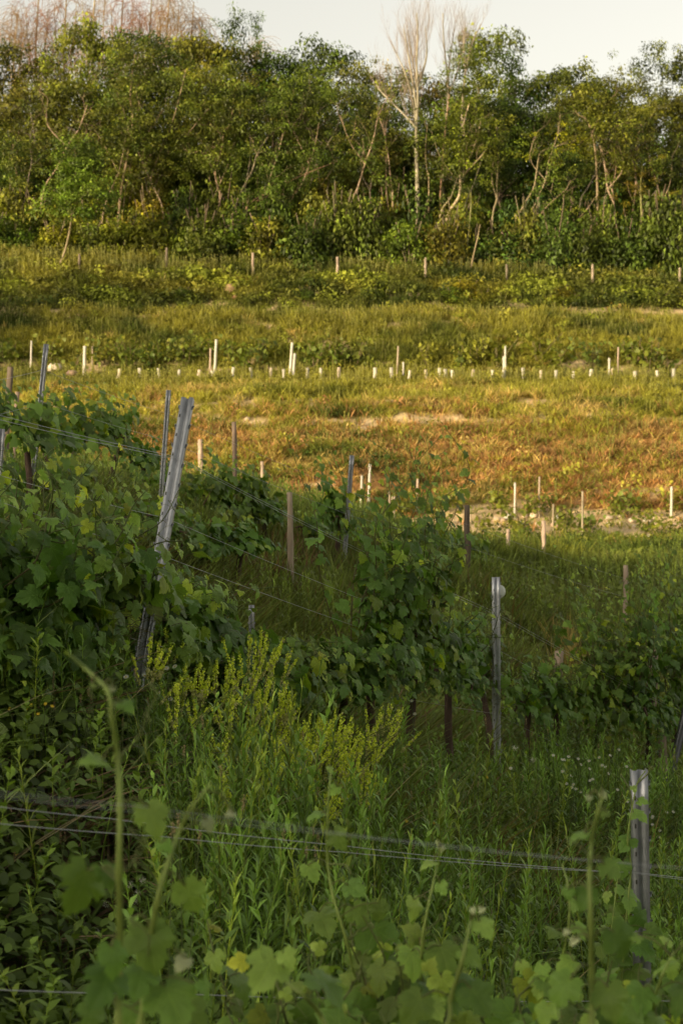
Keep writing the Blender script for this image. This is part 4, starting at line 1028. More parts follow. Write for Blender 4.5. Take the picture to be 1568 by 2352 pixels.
# young vines on the terraces
YV = [None] * 4
def young_vine(b, s, label, group, color):
    k = random.randrange(4)
    e = thing('young_vine', label, 'vine', b, group, random.random() * 6); e.scale = (s, s, s)
    if YV[k] is None:
        rng = np.random.default_rng(300 + k); G = Geo(); F = Geo(); cen = []
        for q in range(4):
            t = np.array([rng.normal() * .3, rng.normal() * .3, .7 + .3 * rng.random()]); pts = smooth_poly([np.zeros(3), t * .5 + rng.normal(size=3) * .05, t], 3); tube(G, pts, .012, (.2, .16, .08), 3, False); cen += [pts[j] for j in range(2, len(pts))]
        c = np.array(cen)[rng.integers(0, len(cen), 60)] + rng.normal(size=(60, 3)) * np.array([.2, .2, .15]); nr = norm(rng.normal(size=(60, 3)) * .7 + np.array([0, -.4, .8])); tp = rng.normal(size=(60, 3)) + np.array([0, 0, -1])
        F.stamp(LEAFLO[k % 3], frames(nr, tp) * (.12 + .08 * rng.random((60, 1, 1))), c, np.array([.17, .205, .03]) * (.6 + .7 * rng.random((60, 1))))
        o1 = G.build('trunk', M_bark, e); o2 = F.build('foliage', M_far_vine, e); YV[k] = (o1.data, o2.data)
    else:
        o1 = bpy.data.objects.new('trunk', YV[k][0]); o2 = bpy.data.objects.new('foliage', YV[k][1])
        for o in (o1, o2): COL.objects.link(o); o.parent = e
    o2.color = (*color, 1)
xs = sorted([random.uniform(0, 1568) for _ in range(8)] + [40, 120, 170, 245, 300, 345, 390, 430, 520, 560, 600, 720, 760, 820, 980, 1060, 1100, 1140, 1230, 1290, 1350, 1440, 1490, 1540])
for i, px in enumerate(xs): young_vine(hit(px, random.uniform(838, 858)), random.uniform(1.0, 1.6), f'leafy young vine behind the guard tubes, {ORD[i]} from the left', 'young vines on the upper terrace', random.choice([(1, 1, 1), (1.25, 1.1, .9), (.8, .9, 1)]))
xs = sorted([980, 1000, 1040, 1100, 1130, 1150, 1190, 1225, 1260, 1300, 1350, 1405, 1440, 1480, 1510, 1550, 925])
for i, px in enumerate(xs): young_vine(hit(px, random.choice([1182, 1190, 1236, 1245])), random.uniform(.7, 1.15), f'low young vine on the stony terrace, {ORD[i]} from the left', 'young vines on the stony terrace', random.choice([(1, 1, 1), (1.2, 1.1, .9)]))

# ------------------------------------------------------------------ stones
def rock(px, row, wpx, label, group, col=(.6, .5, .38), hk=.8):
    b = hit(px, row); w = px2m(wpx, b[1]) / 2
    G = Geo(); nu, nv = 9, 6; V = []; sd = random.random() * 50
    for i in range(nv + 1):
        th = i / nv * math.pi
        for j in range(nu):
            ph = j / nu * TAU; d = np.array([math.sin(th) * math.cos(ph), math.sin(th) * math.sin(ph), math.cos(th)])
            r = .7 + .55 * float(fbm(d[0] * 1.7 + sd, d[1] * 1.7 + d[2] * 2.1 + sd, 3)); V.append(d * r * np.array([w, w, w * hk]))
    i = (np.arange(nv) * nu)[:, None]; j = np.arange(nu)[None]; j2 = (j + 1) % nu
    G.add(np.array(V) + b + np.array([0, 0, w * hk * .45]), [np.stack([i + j, i + nu + j, i + nu + j2, i + j2], -1).reshape(-1, 4)], np.array(col) * random.uniform(.8, 1.15))
    tag(G.build('rock', M_stone, None, b), label, 'rock', group)
rock(528, 678, 30, 'large tan boulder set in the top bank', None, (.42, .27, .15), 1.0); rock(540, 694, 18, 'smaller brown stone just below the large boulder', None, (.35, .2, .11))
rock(640, 725, 16, 'pale stone lying on the second terrace left of the middle', None, (.7, .62, .48)); rock(128, 858, 42, 'big pale stone block at the left end of the upper terrace', None, (.68, .55, .42), .6); rock(165, 866, 28, 'reddish stone beside the big pale block on the upper terrace', None, (.45, .3, .22), .6)
rock(568, 970, 15, 'lone tan stone on the rust coloured grass', None, (.55, .42, .28))
stones = sorted([(random.uniform(1085, 1568), random.choice([1196, 1203, 1212, 1243, 1249]) + random.uniform(-4, 4), random.uniform(8, 24)) for _ in range(60)])
for i, (x, y, w) in enumerate(stones): rock(x, y, w, f'pale stone on the stony lower terrace, {ORD[i]} from the left', 'pale stones on the lower terrace', random.choice([(.66, .54, .38), (.55, .42, .28), (.75, .68, .55)]), .7)

# ------------------------------------------------------------------ wires
def wire(pts, label, r=.0011, group='trellis wires'):
    pts = np.array(pts); seg = []
    for a, b in zip(pts[:-1], pts[1:]):
        L = np.linalg.norm(b - a); t = np.linspace(0, 1, 15)[:-1, None]; s = a * (1 - t) + b * t; s[:, 2] -= (4 * t * (1 - t))[:, 0] * .004 * L; seg.append(s)
    seg.append(pts[-1:]); G = Geo(); seg = np.vstack(seg); tube(G, seg, r, (.48, .49, .50), 4, False)
    b0 = seg[0]
    return tag(G.build('trellis_wire', M_wire, None, b0), label, 'wire', group)
W_A = [([(-60, 1812, 1.9), (330, 1853, 2.1), (640, 1893, 2.3), (1000, 1938, 2.7), (1640, 1996, 3.3)], 'blurred nearest wire crossing above the foreground leaves', .00035),
       ([(-60, 1822, 1.95), (330, 1866, 2.15), (784, 1918, 2.45), (1440, 1984, 3.1), (1640, 2003, 3.35)], 'blurred wire running just under the nearest one', .00035),
       ([(-60, 1846, 3.6), (260, 1881, 3.9), (784, 1942, 4.7), (1280, 1993, 5.5), (1463, 2004, 5.93), (1640, 2022, 6.4)], 'sharp upper wire of the pair tied to the near post', .0009),
       ([(-60, 1886, 3.6), (380, 1922, 4.1), (784, 1957, 4.7), (1463, 2006, 5.93), (1640, 2028, 6.4)], 'sharp lower wire of the pair tied to the near post', .0009),
       ([(-60, 2271, 3.4), (450, 2284, 4.0), (784, 2292, 4.5), (1463, 2297, 5.95), (1640, 2300, 6.3)], 'single low wire near the bottom of the picture', .0011)]
for pl, lb, r in W_A: wire([P(*p) for p in pl], lb, r, 'wires of the foreground row')
tB, tC = norm(botB - topB), norm(botC - topC)
topD = P(1585, 1600, 15.6); tD = norm(P(1527, 1850, 15.6) - topD)
lbl = ['top wire', 'wire second from the top', 'upper middle wire', 'middle wire', 'lower wire']
for k, (sB, sC, y0) in enumerate([(.31, .27, 938), (.32, .29, 949), (.62, .55, 1075), (.80, .72, 1130), (1.22, 1.05, 1330)]):
    a = topB + tB * sB; c = topC + tC * sC; d = topD + tD * (sC - .1)
    p0 = P(-60, y0 + (a[2] * 0), 6.3)
    wire([p0, a, c, d], lbl[k] + ' between the leaning post and the post with the disc', .0011, 'wires of the middle vine row')
for k, (rows) in enumerate([((800, 16, 90, 850), (380, 19, 0, 930), (800, 22, 0, 1095), (1080, 28, 0, 1225), (1560, 36, 0, 1380)), ((0, 0, 0, 0),)][:1]):
    pts = [P(-40, 880, 14.5), P(98, 850, 16), P(384, 950, 19), P(803, 1130, 22), P(1073, 1205, 23), P(1437, 1330, 28)]
    wire(pts, 'far wire strung through the left posts to the slim grey post', .0016, 'wires of the far vine row')
    pts = [p - np.array([0, 0, .3]) for p in pts]; wire(pts, 'lower far wire strung through the left posts to the slim grey post', .0016, 'wires of the far vine row')

# ------------------------------------------------------------------ grapevines
ROWB = norm(np.array([2.1, 5.5, 0.])); PERP = np.array([ROWB[1], -ROWB[0], 0])
def leafcol(rng, n_, young):
    base = np.array([.13, .225, .038]); yg = np.array([.30, .41, .08])
    y = np.clip(young, 0, 1)[:, None]
    c = (base * (1 - y) + yg * y) * (.5 + .95 * rng.random((n_, 1)))
    w = rng.random(n_) < .13; c[w] = c[w] * np.array([1.9, 1.5, .8])
    return c
def shoot_leaves(Gf, Gp, pts, rng, size, side, step=.068, dens=1.0, tpl=LEAF, pet=.07, youngtop=True, face=None):
    seg = np.linalg.norm(np.diff(pts, axis=0), axis=1); cum = np.concatenate([[0], np.cumsum(seg)]); L = cum[-1]
    s = np.arange(.04, L, step / dens); m = len(s)
    if m == 0: return
    c = np.stack([np.interp(s, cum, pts[:, k]) for k in range(3)], 1); t = s / L
    sg = np.where(np.arange(m) % 2, 1, -1)[:, None]
    out = norm(side[None] * (rng.random((m, 1)) * 1.4 - .25) + ROWB * sg * (.5 + .6 * rng.random((m, 1))) + np.array([0, 0, .15]) + rng.normal(size=(m, 3)) * .25)
    sc_ = size * (1 - .72 * np.clip((t - .45) / .55, 0, 1) ** 1.2) * (.65 + .55 * rng.random(m))
    org = c + out * (pet * (.6 + .8 * rng.random((m, 1)))) * (sc_ / size)[:, None]
    nr = norm(side[None] * (.55 + .5 * rng.random((m, 1))) + out * .35 + np.array([0, 0, .55]) + rng.normal(size=(m, 3)) * .42)
    tip = out * .5 + np.array([0, 0, -.9]) + rng.normal(size=(m, 3)) * .45
    tip = np.where((t > .9)[:, None], out + np.array([0, 0, .3]), tip)
    M = frames(nr, tip) * sc_[:, None, None] * (1 + .0 * rng.random((m, 1, 1)))
    pxl = CX + org[:, 0] / org[:, 1] * FPX; rwl = HOR - org[:, 2] / org[:, 1] * FPX; lx = 430 + (rwl - 912) * (302 - 430) / (1640 - 912)
    keep = ~((org[:, 1] < 7.9) & (np.abs(pxl - lx) < 60) & ((rwl < 1250) | (rwl > 1400)))
    keep &= ~((org[:, 1] < 13) & (np.abs(pxl - 1141) < 26) & (rwl > 1300) & (rng.random(m) < .93))
    cols = leafcol(rng, m, np.clip((t - .6) / .4, 0, 1) * (1 if youngtop else .3))
    k = rng.integers(0, len(tpl), m)
    for i in range(len(tpl)):
        q = (k == i) & keep; Gf.stamp(tpl[i], M[q], org[q], cols[q])
    if Gp is not None:
        for a, b, z in zip(c, org, sc_):
            tube(Gp, [a, (a + b) / 2 + np.array([0, 0, .008]), b], .0013 if z > .04 else .0009, (.17, .15, .06), 3, False)

def merge_geo(A, B, mat=1):
    for (k, m), fl in B.F.items(): A.F.setdefault((k, mat), []).extend([f + A.n for f in fl])
    A.V += B.V; A.C += B.C; A.U += B.U; A.n += B.n
def grapevine(px, Y, top, bot, hw, label, hf=1.0, ns=16, seed=0, size=.115, near=True, perp=PERP, skirt=.35, wild=3, thick=.24, group='vines of the middle row', dens=1.0, trunk=True):
    rng = np.random.default_rng(500 + seed); base = on_ground(px, Y); base[2] -= .03
    zt = topz(top, Y); zb = topz(bot, Y); zc = zb + (zt - zb) * skirt
    e = thing('grapevine', label, 'vine', base, group)
    tpl = LEAF if near else LEAFLO
    if trunk:
        G = Geo(); lean = rng.normal(size=3) * np.array([.07, .05, 0]); head = np.array([base[0], base[1], zc]) + lean
        mid = (base + head) / 2 + rng.normal(size=3) * .04
        pts = smooth_poly([base, mid, head], 6); tube(G, pts, np.linspace(.032, .022, len(pts)) * (1 if near else 1.2), np.array([.10, .07, .05]) * (.7 + .6 * rng.random((len(pts), 1))), 8, True, rough=.35)
        G.build('trunk', M_vbark, e, base)
        G = Geo()
        for sgn in (-1, 1):
            cp_ = [head, head + ROWB * sgn * hw * .5 + np.array([0, 0, .04]), head + ROWB * sgn * hw + rng.normal(size=3) * .03]
            tube(G, smooth_poly(cp_, 5), np.linspace(.02, .009, 11), (.11, .075, .05), 6, True, rough=.3)
        G.build('cane', M_vbark, e, base)
    Gf = Geo(); Gp = Geo() if near else None
    for k in range(ns):
        u = (k + rng.random()) / ns * 2 - 1
        p = np.array([base[0], base[1], zc]) + ROWB * u * hw + perp * rng.normal() * .04
        long = k < wild
        H = hf * (zt - zc) * (1.0 + .25 * rng.random() if long else .5 + .56 * rng.random())
        lean = perp * rng.normal() * thick + ROWB * rng.normal() * .15
        pts = [p]
        for q in range(5):
            f = (q + 1) / 5; pts.append(p + lean * f + np.array([0, 0, H * f]) + rng.normal(size=3) * .035 + perp * (.12 * f * f * rng.normal()))
        pts = smooth_poly(pts, 4)
        if near:
            Gs = Geo(); tube(Gs, pts, np.linspace(.0048, .0018, len(pts)), np.linspace(0, 1, len(pts))[:, None] * np.array([.12, .17, .04]) + (1 - np.linspace(0, 1, len(pts)))[:, None] * np.array([.13, .09, .05]), 5, False)
            for j in range(3):    # curling tendrils near the tip
                q0 = pts[-2 - 3 * j]; dd = norm(rng.normal(size=3)); tp = [q0, q0 + dd * .04 + np.array([0, 0, .03]), q0 + dd * .08 + np.array([0, 0, .02]), q0 + dd * .09 - np.array([0, 0, .01])]
                tube(Gs, smooth_poly(tp, 3), .0009, (.17, .2, .06), 3, False)
            Gs.build('shoot', M_weed, e, base)
        shoot_leaves(Gf, Gp, pts, rng, size * (.9 if long else 1), perp, dens=dens * (1.0 if near else .9), tpl=tpl)
        if not long:
            shoot_leaves(Gf, Gp, pts[:int(len(pts) * .8)], rng, size * .9, -perp * .6, dens=dens * .7, tpl=tpl, pet=.12)
        # lower hanging leaves
        hang = [p, p + perp * (.1 + .12 * rng.random()) + np.array([0, 0, -.02]), p + perp * (.16 + .15 * rng.random()) + ROWB * rng.normal() * .1 + np.array([0, 0, (zb - zc) * (.5 + .5 * rng.random())])]
        shoot_leaves(Gf, Gp, smooth_poly(hang, 5), rng, size * .95, perp, dens=dens * 1.0, tpl=tpl, youngtop=False, pet=.09)
    if near and Gp.n: Gf.add(np.concatenate(Gp.V), [], np.concatenate(Gp.C)) if False else merge_geo(Gf, Gp)
    Gf.build('foliage', [M_vine, M_weed] if near else M_far_vine, e, base)
    return e
rowB = [(-60, 6.3, 1090, 1600, .4), (60, 6.6, 1080, 1610, .45), (170, 7.0, 1060, 1590, .45), (232, 7.2, 1090, 1590, .35), (365, 8.3, 1270, 1570, .4), (445, 8.6, 1330, 1590, .35), (555, 8.9, 1445, 1650, .4), (665, 9.5, 1440, 1655, .38), (755, 10.0, 1450, 1640, .3), (850, 10.4, 1150, 1640, .40), (945, 11.0, 1140, 1630, .38),
        (1040, 11.8, 1380, 1680, .45), (1095, 12.9, 1400, 1700, .35), (1215, 13.6, 1500, 1710, .4), (1290, 14.0, 1500, 1710, .4), (1385, 14.6, 1390, 1740, .45), (1470, 15.0, 1360, 1750, .4), (1560, 15.9, 1350, 1750, .5)]
rlab = ['leafy vine cut by the left edge of the picture', 'tall dense vine at the far left of the middle row', 'tall dense vine left of the big leaning post', 'vine growing against the left side of the leaning post', 'vine growing right behind the lower part of the leaning post', 'vine with large leaves just right of the leaning post',
        'low vine behind the yellow flower spikes', 'low vine right of the short stub post', 'vine just left of the tallest middle vine', 'tallest vine in the middle with shoots reaching up past the slim post', 'tall leafy vine forming the right half of the middle thicket',
        'lower vine stepping down from the middle thicket', 'vine touching the post with the white disc', 'thin vine right of the disc post, one shoot standing up', 'sparse vine in front of the split wooden post', 'vine with upright shoots right of the split wooden post',
        'bushy vine near the right edge', 'bushy vine cut by the right edge']
for i, (px, Y, t, b, hw) in enumerate(rowB):
    low = (b - t) < 330; sparse = i in (13, 14)
    grapevine(px, Y, t, b, hw, rlab[i], ns=14 if sparse else (17 if Y < 12 else (23 if i > 14 else 15)), seed=i, hf=(.72 if i < 9 and low else (1.18 if i in (9, 10, 11, 12) else (1.3 if i > 14 else .95))), wild=(2 if i < 9 and low else 5) if not sparse else 2, skirt=.45 if low else .3, dens=.75 if sparse else (1.0 if i > 9 else 1.15), thick=.26 if i > 14 else (.16 if low else .24), size=.104 if Y < 9 else (.098 if Y < 11.5 else .094))

# farther rows of vines on the left
FARL = ['far vine cut by the left edge below the far wires', 'far vine just right of the tall left post', 'far vine low beside the tall left post', 'far vine between the tall left post and the stone block column', 'dark far vine rising in front of the pale stone block', 'rounded dark far vine right of the stone block',
        'far vine under the rounded dark vines at the left', 'far vine sloping down behind the thin galvanised post', 'far vine behind the top of the leaning post', 'bright sided far vine right of the leaning post', 'far vine under the grey wooden post', 'tallest far vine right of the grey wooden post',
        'low far vine left of the light brown post', 'pale green bushy vine right of the leaning post middle', 'pale green bushy vine left of the light brown post foot', 'far vine with dark trunk left of the slim grey post', 'small far vine right of the light brown post', 'far vine left of the dark weathered post',
        'far vine touching the dark weathered post', 'far vine right of the dark weathered post', 'far vine behind the tallest middle vine', 'highest far vine at the left edge', 'far vine seen just right of the leaning post', 'far vine seen just left of the leaning post']
farv = [(-30, 14.5, 1080, 1190, .3), (70, 15.5, 905, 1010, .25), (40, 16, 1040, 1180, .35), (120, 17, 900, 1010, .25), (190, 19, 872, 1010, .28), (258, 20, 898, 1015, .3), (150, 16, 1030, 1130, .35), (320, 21, 1000, 1080, .35), (345, 20, 1040, 1190, .45), (450, 21, 1050, 1240, .32), (510, 21.5, 1020, 1230, .32), (580, 22, 1060, 1200, .28),
        (612, 22, 1140, 1200, .2), (470, 17, 1180, 1280, .35), (560, 17.5, 1190, 1270, .3), (765, 22, 1060, 1250, .25), (720, 23.5, 1180, 1230, .2), (950, 24, 1180, 1270, .4), (1010, 24, 1205, 1300, .4), (1070, 24.5, 1230, 1290, .3), (890, 23, 1230, 1290, .3), (0, 20, 870, 960, .3), (390, 16, 1150, 1260, .35), (300, 15, 1120, 1230, .4)]
for i, (px, Y, t, b, hw) in enumerate(farv):
    b += 45 if Y < 21 and b < 1150 else 0
    grapevine(px, Y, t, b, hw, FARL[i], ns=9, seed=50 + i, near=False, size=.14, skirt=.3, wild=2, group='vines of the farther rows', thick=.13)

# ------------------------------------------------------------------ foreground shoots (the nearest row)
PALE = np.array([.50, .56, .32])
def fg_leaf(e_shoot, loc, x, y, r, Y, stem, rng, young=.4, lob=None, flat=None, dark=1.0, rot=None):
    M_view = norm(-P(x, y, 1.0))
    nr = norm(M_view * .8 + np.array([0, 0, .45]) + rng.normal(size=3) * .35 if flat is None else M_view * .25 + np.array([rng.normal() * .3, 0, 1.0]))
    a = rng.normal() * .7 if rot is None else rot
    tip = np.array([math.sin(a), -.2, -math.cos(a)])
    s = 2 * r * Y / FPX / 1.02; Mx = frames(nr[None], tip[None]) * s
    c = P(x, y, Y) ; org = c - Mx[0] @ np.array([0, .34, 0])
    t = LEAF[rng.integers(0, 5)] if lob is None else LEAF[lob]
    c0 = np.array([.12, .225, .03]) * (1 - young) + np.array([.33, .47, .11]) * young
    if young > .9: c0 = PALE
    G = Geo(); G.stamp(t, Mx, org[None], (c0 * dark * (.65 + .75 * rng.random()))[None])
    o = G.build('leaf', M_vine, e_shoot, loc, smooth=True)
    # petiole to the nearest stem point
    if stem is not None:
        j = np.argmin(np.linalg.norm(stem - org, axis=1)); q = stem[j]
        if np.linalg.norm(q - org) < .35:
            g = Geo(); tube(g, smooth_poly([q, (q + org) / 2 + np.array([0, 0, .012]), org], 3), .0014 * Y / 2.5 + .0006, (.20, .22, .07), 5, False); g.build('petiole', M_weed, o)
            bpy.data.objects[-1] if False else None
    return o
def fg_vine(label, shoots, base, seed):
    rng = np.random.default_rng(1200 + seed); e = thing('grapevine', label, 'vine', base, 'vines of the nearest row')
    G = Geo(); hd = P(shoots[0]['pts'][0][0], 2560, shoots[0]['Y'])
    tube(G, smooth_poly([base, (base + hd) / 2 + np.array([.03, .02, 0]), hd], 6), np.linspace(.03, .02, 13), np.array([.10, .07, .05]), 8, True, rough=.3); G.build('trunk', M_vbark, e, base)
    for sh in shoots:
        Y = sh['Y']; pp = sh['pts']; n_ = len(pp)
        ctrl = [P(x, y, Y + .03 * math.sin(i * 2.0)) for i, (x, y) in enumerate(pp)]
        if pp[0][1] > 2300: ctrl = [hd + (ctrl[0] - hd) * .02] + ctrl
        st = smooth_poly(ctrl, 6); m = len(st); r = sh.get('r', .0042)
        g = Geo(); tt = np.linspace(0, 1, m)[:, None]
        node = 1 + .35 * (np.arange(m) % 6 == 0)
        tube(g, st, np.linspace(r, r * .35, m) * node, np.array([.27, .34, .07]) * (1 - tt) + np.array([.34, .44, .12]) * tt, 7, False)
        for (tx, ty, ux, uy) in sh.get('tendrils', []):
            a = P(tx, ty, Y); b = P(ux, uy, Y - .02); tube(g, smooth_poly([a, (a + b) / 2 + np.array([.012, 0, .004]), b, b + np.array([.006, 0, -.012])], 5), .0011 * Y / 2.2, (.22, .26, .09), 4, False)
        so = g.build('shoot', M_weed, e, base)
        for lf in sh.get('leaves', []):
            x, y, rr = lf[:3]; kw = lf[3] if len(lf) > 3 else {}
            fg_leaf(so, None, x, y, rr, kw.pop('Y', Y), None, rng, **kw)
            o = bpy.data.objects
        # leaves are built in world space; bring them into the thing's space, add their petioles
        for ch in [c for c in so.children]:
            pass
        FG.append((so, base, st))
FG = []
_build = Geo.build
def fg_fix():
    for so, base, st in FG:
        for lf in [c for c in so.children if c.name.startswith('leaf')]:
            V = np.array([v.co[:] for v in lf.data.vertices])
            org = V[int(np.argmin(np.linalg.norm(np.array([d.vector[:] for d in lf.data.attributes['luv'].data]), axis=1)))]
            lf.data.vertices.foreach_set('co', (V - base).astype(np.float32).ravel()); lf.data.update()
            j = np.argmin(np.linalg.norm(st - org, axis=1)); q = st[j]
            if np.linalg.norm(q - org) < .3:
                g = Geo(); tube(g, smooth_poly([q, (q + org) / 2 + np.array([0, 0, .01]), org], 3), .0015, (.18, .20, .06), 5, False); g.build('petiole', M_weed, so, base)
L_ = lambda x, y, r, **k: (x, y, r, k)
fg_vine('foreground vine at the left with two blurred shoots rising high', [
    dict(Y=2.1, r=.0052, pts=[(272, 2360), (276, 2180), (274, 2000), (276, 1850), (270, 1740), (258, 1650), (246, 1585), (195, 1535), (152, 1498)], tendrils=[(268, 1745, 335, 1640), (335, 1640, 342, 1565), (246, 1585, 205, 1582), (274, 2010, 330, 1925)],
         leaves=[L_(352, 1880, 44, young=.35, rot=.3), L_(188, 2040, 62, young=.05, rot=-.5), L_(212, 1745, 34, young=.3, rot=-.9, flat=1), L_(290, 1620, 24, young=.3, rot=.5), L_(255, 1582, 11, young=.95), L_(215, 1575, 9, young=.9), L_(248, 2012, 32, young=.1, rot=.6),
                 L_(262, 2205, 42, young=.2, rot=.1), L_(240, 2262, 56, young=.1, rot=-.5)]),
    dict(Y=2.2, r=.005, pts=[(322, 2360), (340, 2200), (362, 2070), (385, 1985), (412, 1910), (445, 1850), (485, 1800)], tendrils=[(362, 2065, 305, 1975), (305, 1975, 298, 1900), (412, 1910, 450, 1880), (340, 2200, 300, 2110)],
         leaves=[L_(437, 2062, 42, young=.35, rot=.4), L_(480, 1896, 18, young=.95), L_(530, 1868, 12, young=.95), L_(378, 1942, 20, young=.2, rot=.8), L_(345, 2175, 60, young=.3, rot=.2), L_(300, 2112, 12, young=.9), L_(395, 2300, 66, young=.2, rot=.4, dark=.9),
                 L_(418, 2212, 22, young=.98), L_(470, 2268, 26, young=.3), L_(210, 2335, 40, young=.5, rot=-.4), L_(320, 2250, 46, young=.1, rot=-.2)]),
    dict(Y=2.3, r=.004, pts=[(410, 2360), (414, 2290), (412, 2225), (420, 2180)], leaves=[L_(440, 2330, 48, young=.25), L_(300, 2335, 36, young=.2)])], np.array([-.45, 2.5, gz(-.45, 2.5)]), 1)
fg_vine('foreground vine with a pair of big serrated leaves left of the middle', [
    dict(Y=2.5, r=.0045, pts=[(760, 2400), (735, 2330), (700, 2290), (665, 2262), (640, 2235)], leaves=[L_(612, 2228, 54, young=.35, rot=-.5), L_(660, 2200, 26, young=.4, rot=.6), L_(752, 2262, 54, young=.35, rot=.2), L_(707, 2258, 9, young=.95)]),
    dict(Y=3.5, r=.004, pts=[(840, 2380), (822, 2280), (795, 2160), (765, 2060), (752, 1980), (752, 1880), (757, 1800), (762, 1765)], tendrils=[(752, 1985, 800, 1995), (795, 2160, 850, 2120)],
         leaves=[L_(775, 1928, 28, young=.4, rot=.6), L_(768, 1815, 14, young=.5), L_(723, 1872, 22, young=.35, rot=-.9, flat=1), L_(716, 2002, 26, young=.3, rot=.4), L_(812, 2040, 28, young=.3, rot=.9), L_(740, 2112, 44, young=.3, rot=.3), L_(870, 2092, 26, young=.4), L_(758, 1766, 9, young=.9),
                 L_(870, 2168, 56, young=.15, rot=.3), L_(825, 2100, 30, young=.25), L_(900, 2260, 46, young=.1), L_(790, 2300, 50, young=.1, rot=-.3), L_(845, 2325, 46, young=.15), L_(690, 2340, 40, young=.1)]),
    dict(Y=3.3, r=.004, pts=[(962, 2380), (966, 2250), (972, 2140), (992, 2040), (1004, 1985), (1010, 1948)], tendrils=[(972, 2140, 1010, 2100)],
         leaves=[L_(982, 1984, 20, young=.45, flat=1, rot=-.9), L_(1014, 2040, 17, young=.5, rot=.5), L_(952, 2086, 28, young=.6, rot=-.2), L_(1012, 1950, 9, young=.95), L_(1005, 1936, 7, young=.95), L_(1020, 2200, 44, young=.15), L_(950, 2210, 40, young=.25), L_(985, 2275, 46, young=.15), L_(930, 2335, 44, young=.3), L_(1060, 2260, 40, young=.1)]),
    dict(Y=2.5, r=.0045, pts=[(1005, 2380), (1035, 2290), (1060, 2210), (1075, 2140), (1085, 2095)], tendrils=[(1060, 2210, 1040, 2150)],
         leaves=[L_(1112, 2130, 28, young=.5, rot=.4), L_(1098, 2292, 46, young=.2, rot=.5), L_(1082, 2196, 30, young=.35), L_(1085, 2092, 8, young=.95), L_(1105, 2090, 9, young=.95), L_(950, 2318, 44, young=.4, rot=-.6)])], np.array([.05, 3.1, gz(.05, 3.1)]), 2)
fg_vine('foreground vine with one tall straight blurred shoot left of the near post', [
    dict(Y=2.3, r=.0048, pts=[(1358, 2380), (1358, 2240), (1356, 2120), (1353, 2010), (1358, 1930), (1372, 1865), (1382, 1832)], tendrils=[(1353, 2010, 1300, 1925), (1356, 2120, 1400, 2080)],
         leaves=[L_(1342, 2062, 30, young=.05, rot=-.4, dark=.8), L_(1400, 1996, 28, young=.35, rot=.8), L_(1325, 1920, 24, young=.3, flat=1, rot=-1), L_(1352, 1832, 9, young=.95), L_(1385, 1826, 10, young=.98), L_(1386, 1868, 12, young=.8), L_(1305, 2052, 16, young=.3), L_(1425, 2165, 46, young=.3, rot=.7),
                 L_(1290, 2275, 44, young=.2, rot=-.7), L_(1318, 2160, 12, young=.95), L_(1300, 2140, 9, young=.95), L_(1400, 2300, 44, young=.25, rot=.2), L_(1250, 2330, 30, young=.2)]),
    dict(Y=3.4, r=.0035, pts=[(1268, 2370), (1290, 2210), (1306, 2110), (1302, 2030), (1290, 1985)], leaves=[L_(1272, 2140, 24, young=.4, flat=1), L_(1320, 2080, 16, young=.5), L_(1330, 2135, 22, young=.3), L_(1245, 2230, 20, young=.3), L_(1300, 2215, 28, young=.2)]),
    dict(Y=2.9, r=.0042, pts=[(1510, 2390), (1500, 2310), (1520, 2240), (1545, 2190)], leaves=[L_(1530, 2215, 40, young=.25), L_(1475, 2290, 40, young=.15), L_(1560, 2290, 48, young=.2), L_(1440, 2335, 40, young=.1), L_(1590, 2190, 36, young=.3), L_(1500, 2350, 40, young=.2), L_(1450, 2155, 24, young=.2)])], np.array([.9, 3.2, gz(.9, 3.2)]), 3)
fg_vine('small-leaved vine climbing the near galvanised post', [
    dict(Y=5.85, r=.005, pts=[(1440, 2420), (1425, 2300), (1432, 2180), (1440, 2080), (1448, 1990), (1440, 1930), (1450, 1860), (1462, 1800), (1480, 1772)], tendrils=[(1450, 1860, 1425, 1780), (1462, 1800, 1495, 1760)],
         leaves=[L_(1466, 1872, 22, young=.4, rot=.6), L_(1438, 1936, 24, young=.05, rot=-.6), L_(1474, 1840, 14, young=.5), L_(1455, 1812, 9, young=.8), L_(1442, 2060, 34, young=.2), L_(1410, 2090, 26, young=.4), L_(1466, 2110, 34, young=.1), L_(1430, 1995, 22, young=.3), L_(1400, 2140, 24, young=.4), L_(1480, 2180, 34, young=.1), L_(1420, 2200, 30, young=.25), L_(1450, 2250, 36, young=.15), L_(1392, 2060, 14, young=.7),
                 L_(1500, 2140, 22, young=.5), L_(1520, 2170, 24, young=.3)]),
    dict(Y=5.7, r=.004, pts=[(1400, 2420), (1392, 2280), (1400, 2160), (1412, 2060), (1420, 1990)], leaves=[L_(1385, 2250, 30, young=.2), L_(1412, 2120, 22, young=.4), L_(1380, 2180, 24, young=.3), L_(1370, 2330, 32, young=.1), L_(1430, 2300, 32, young=.15)])], np.array([.85, 5.6, gz(.85, 5.6)]), 4)
fg_fix()
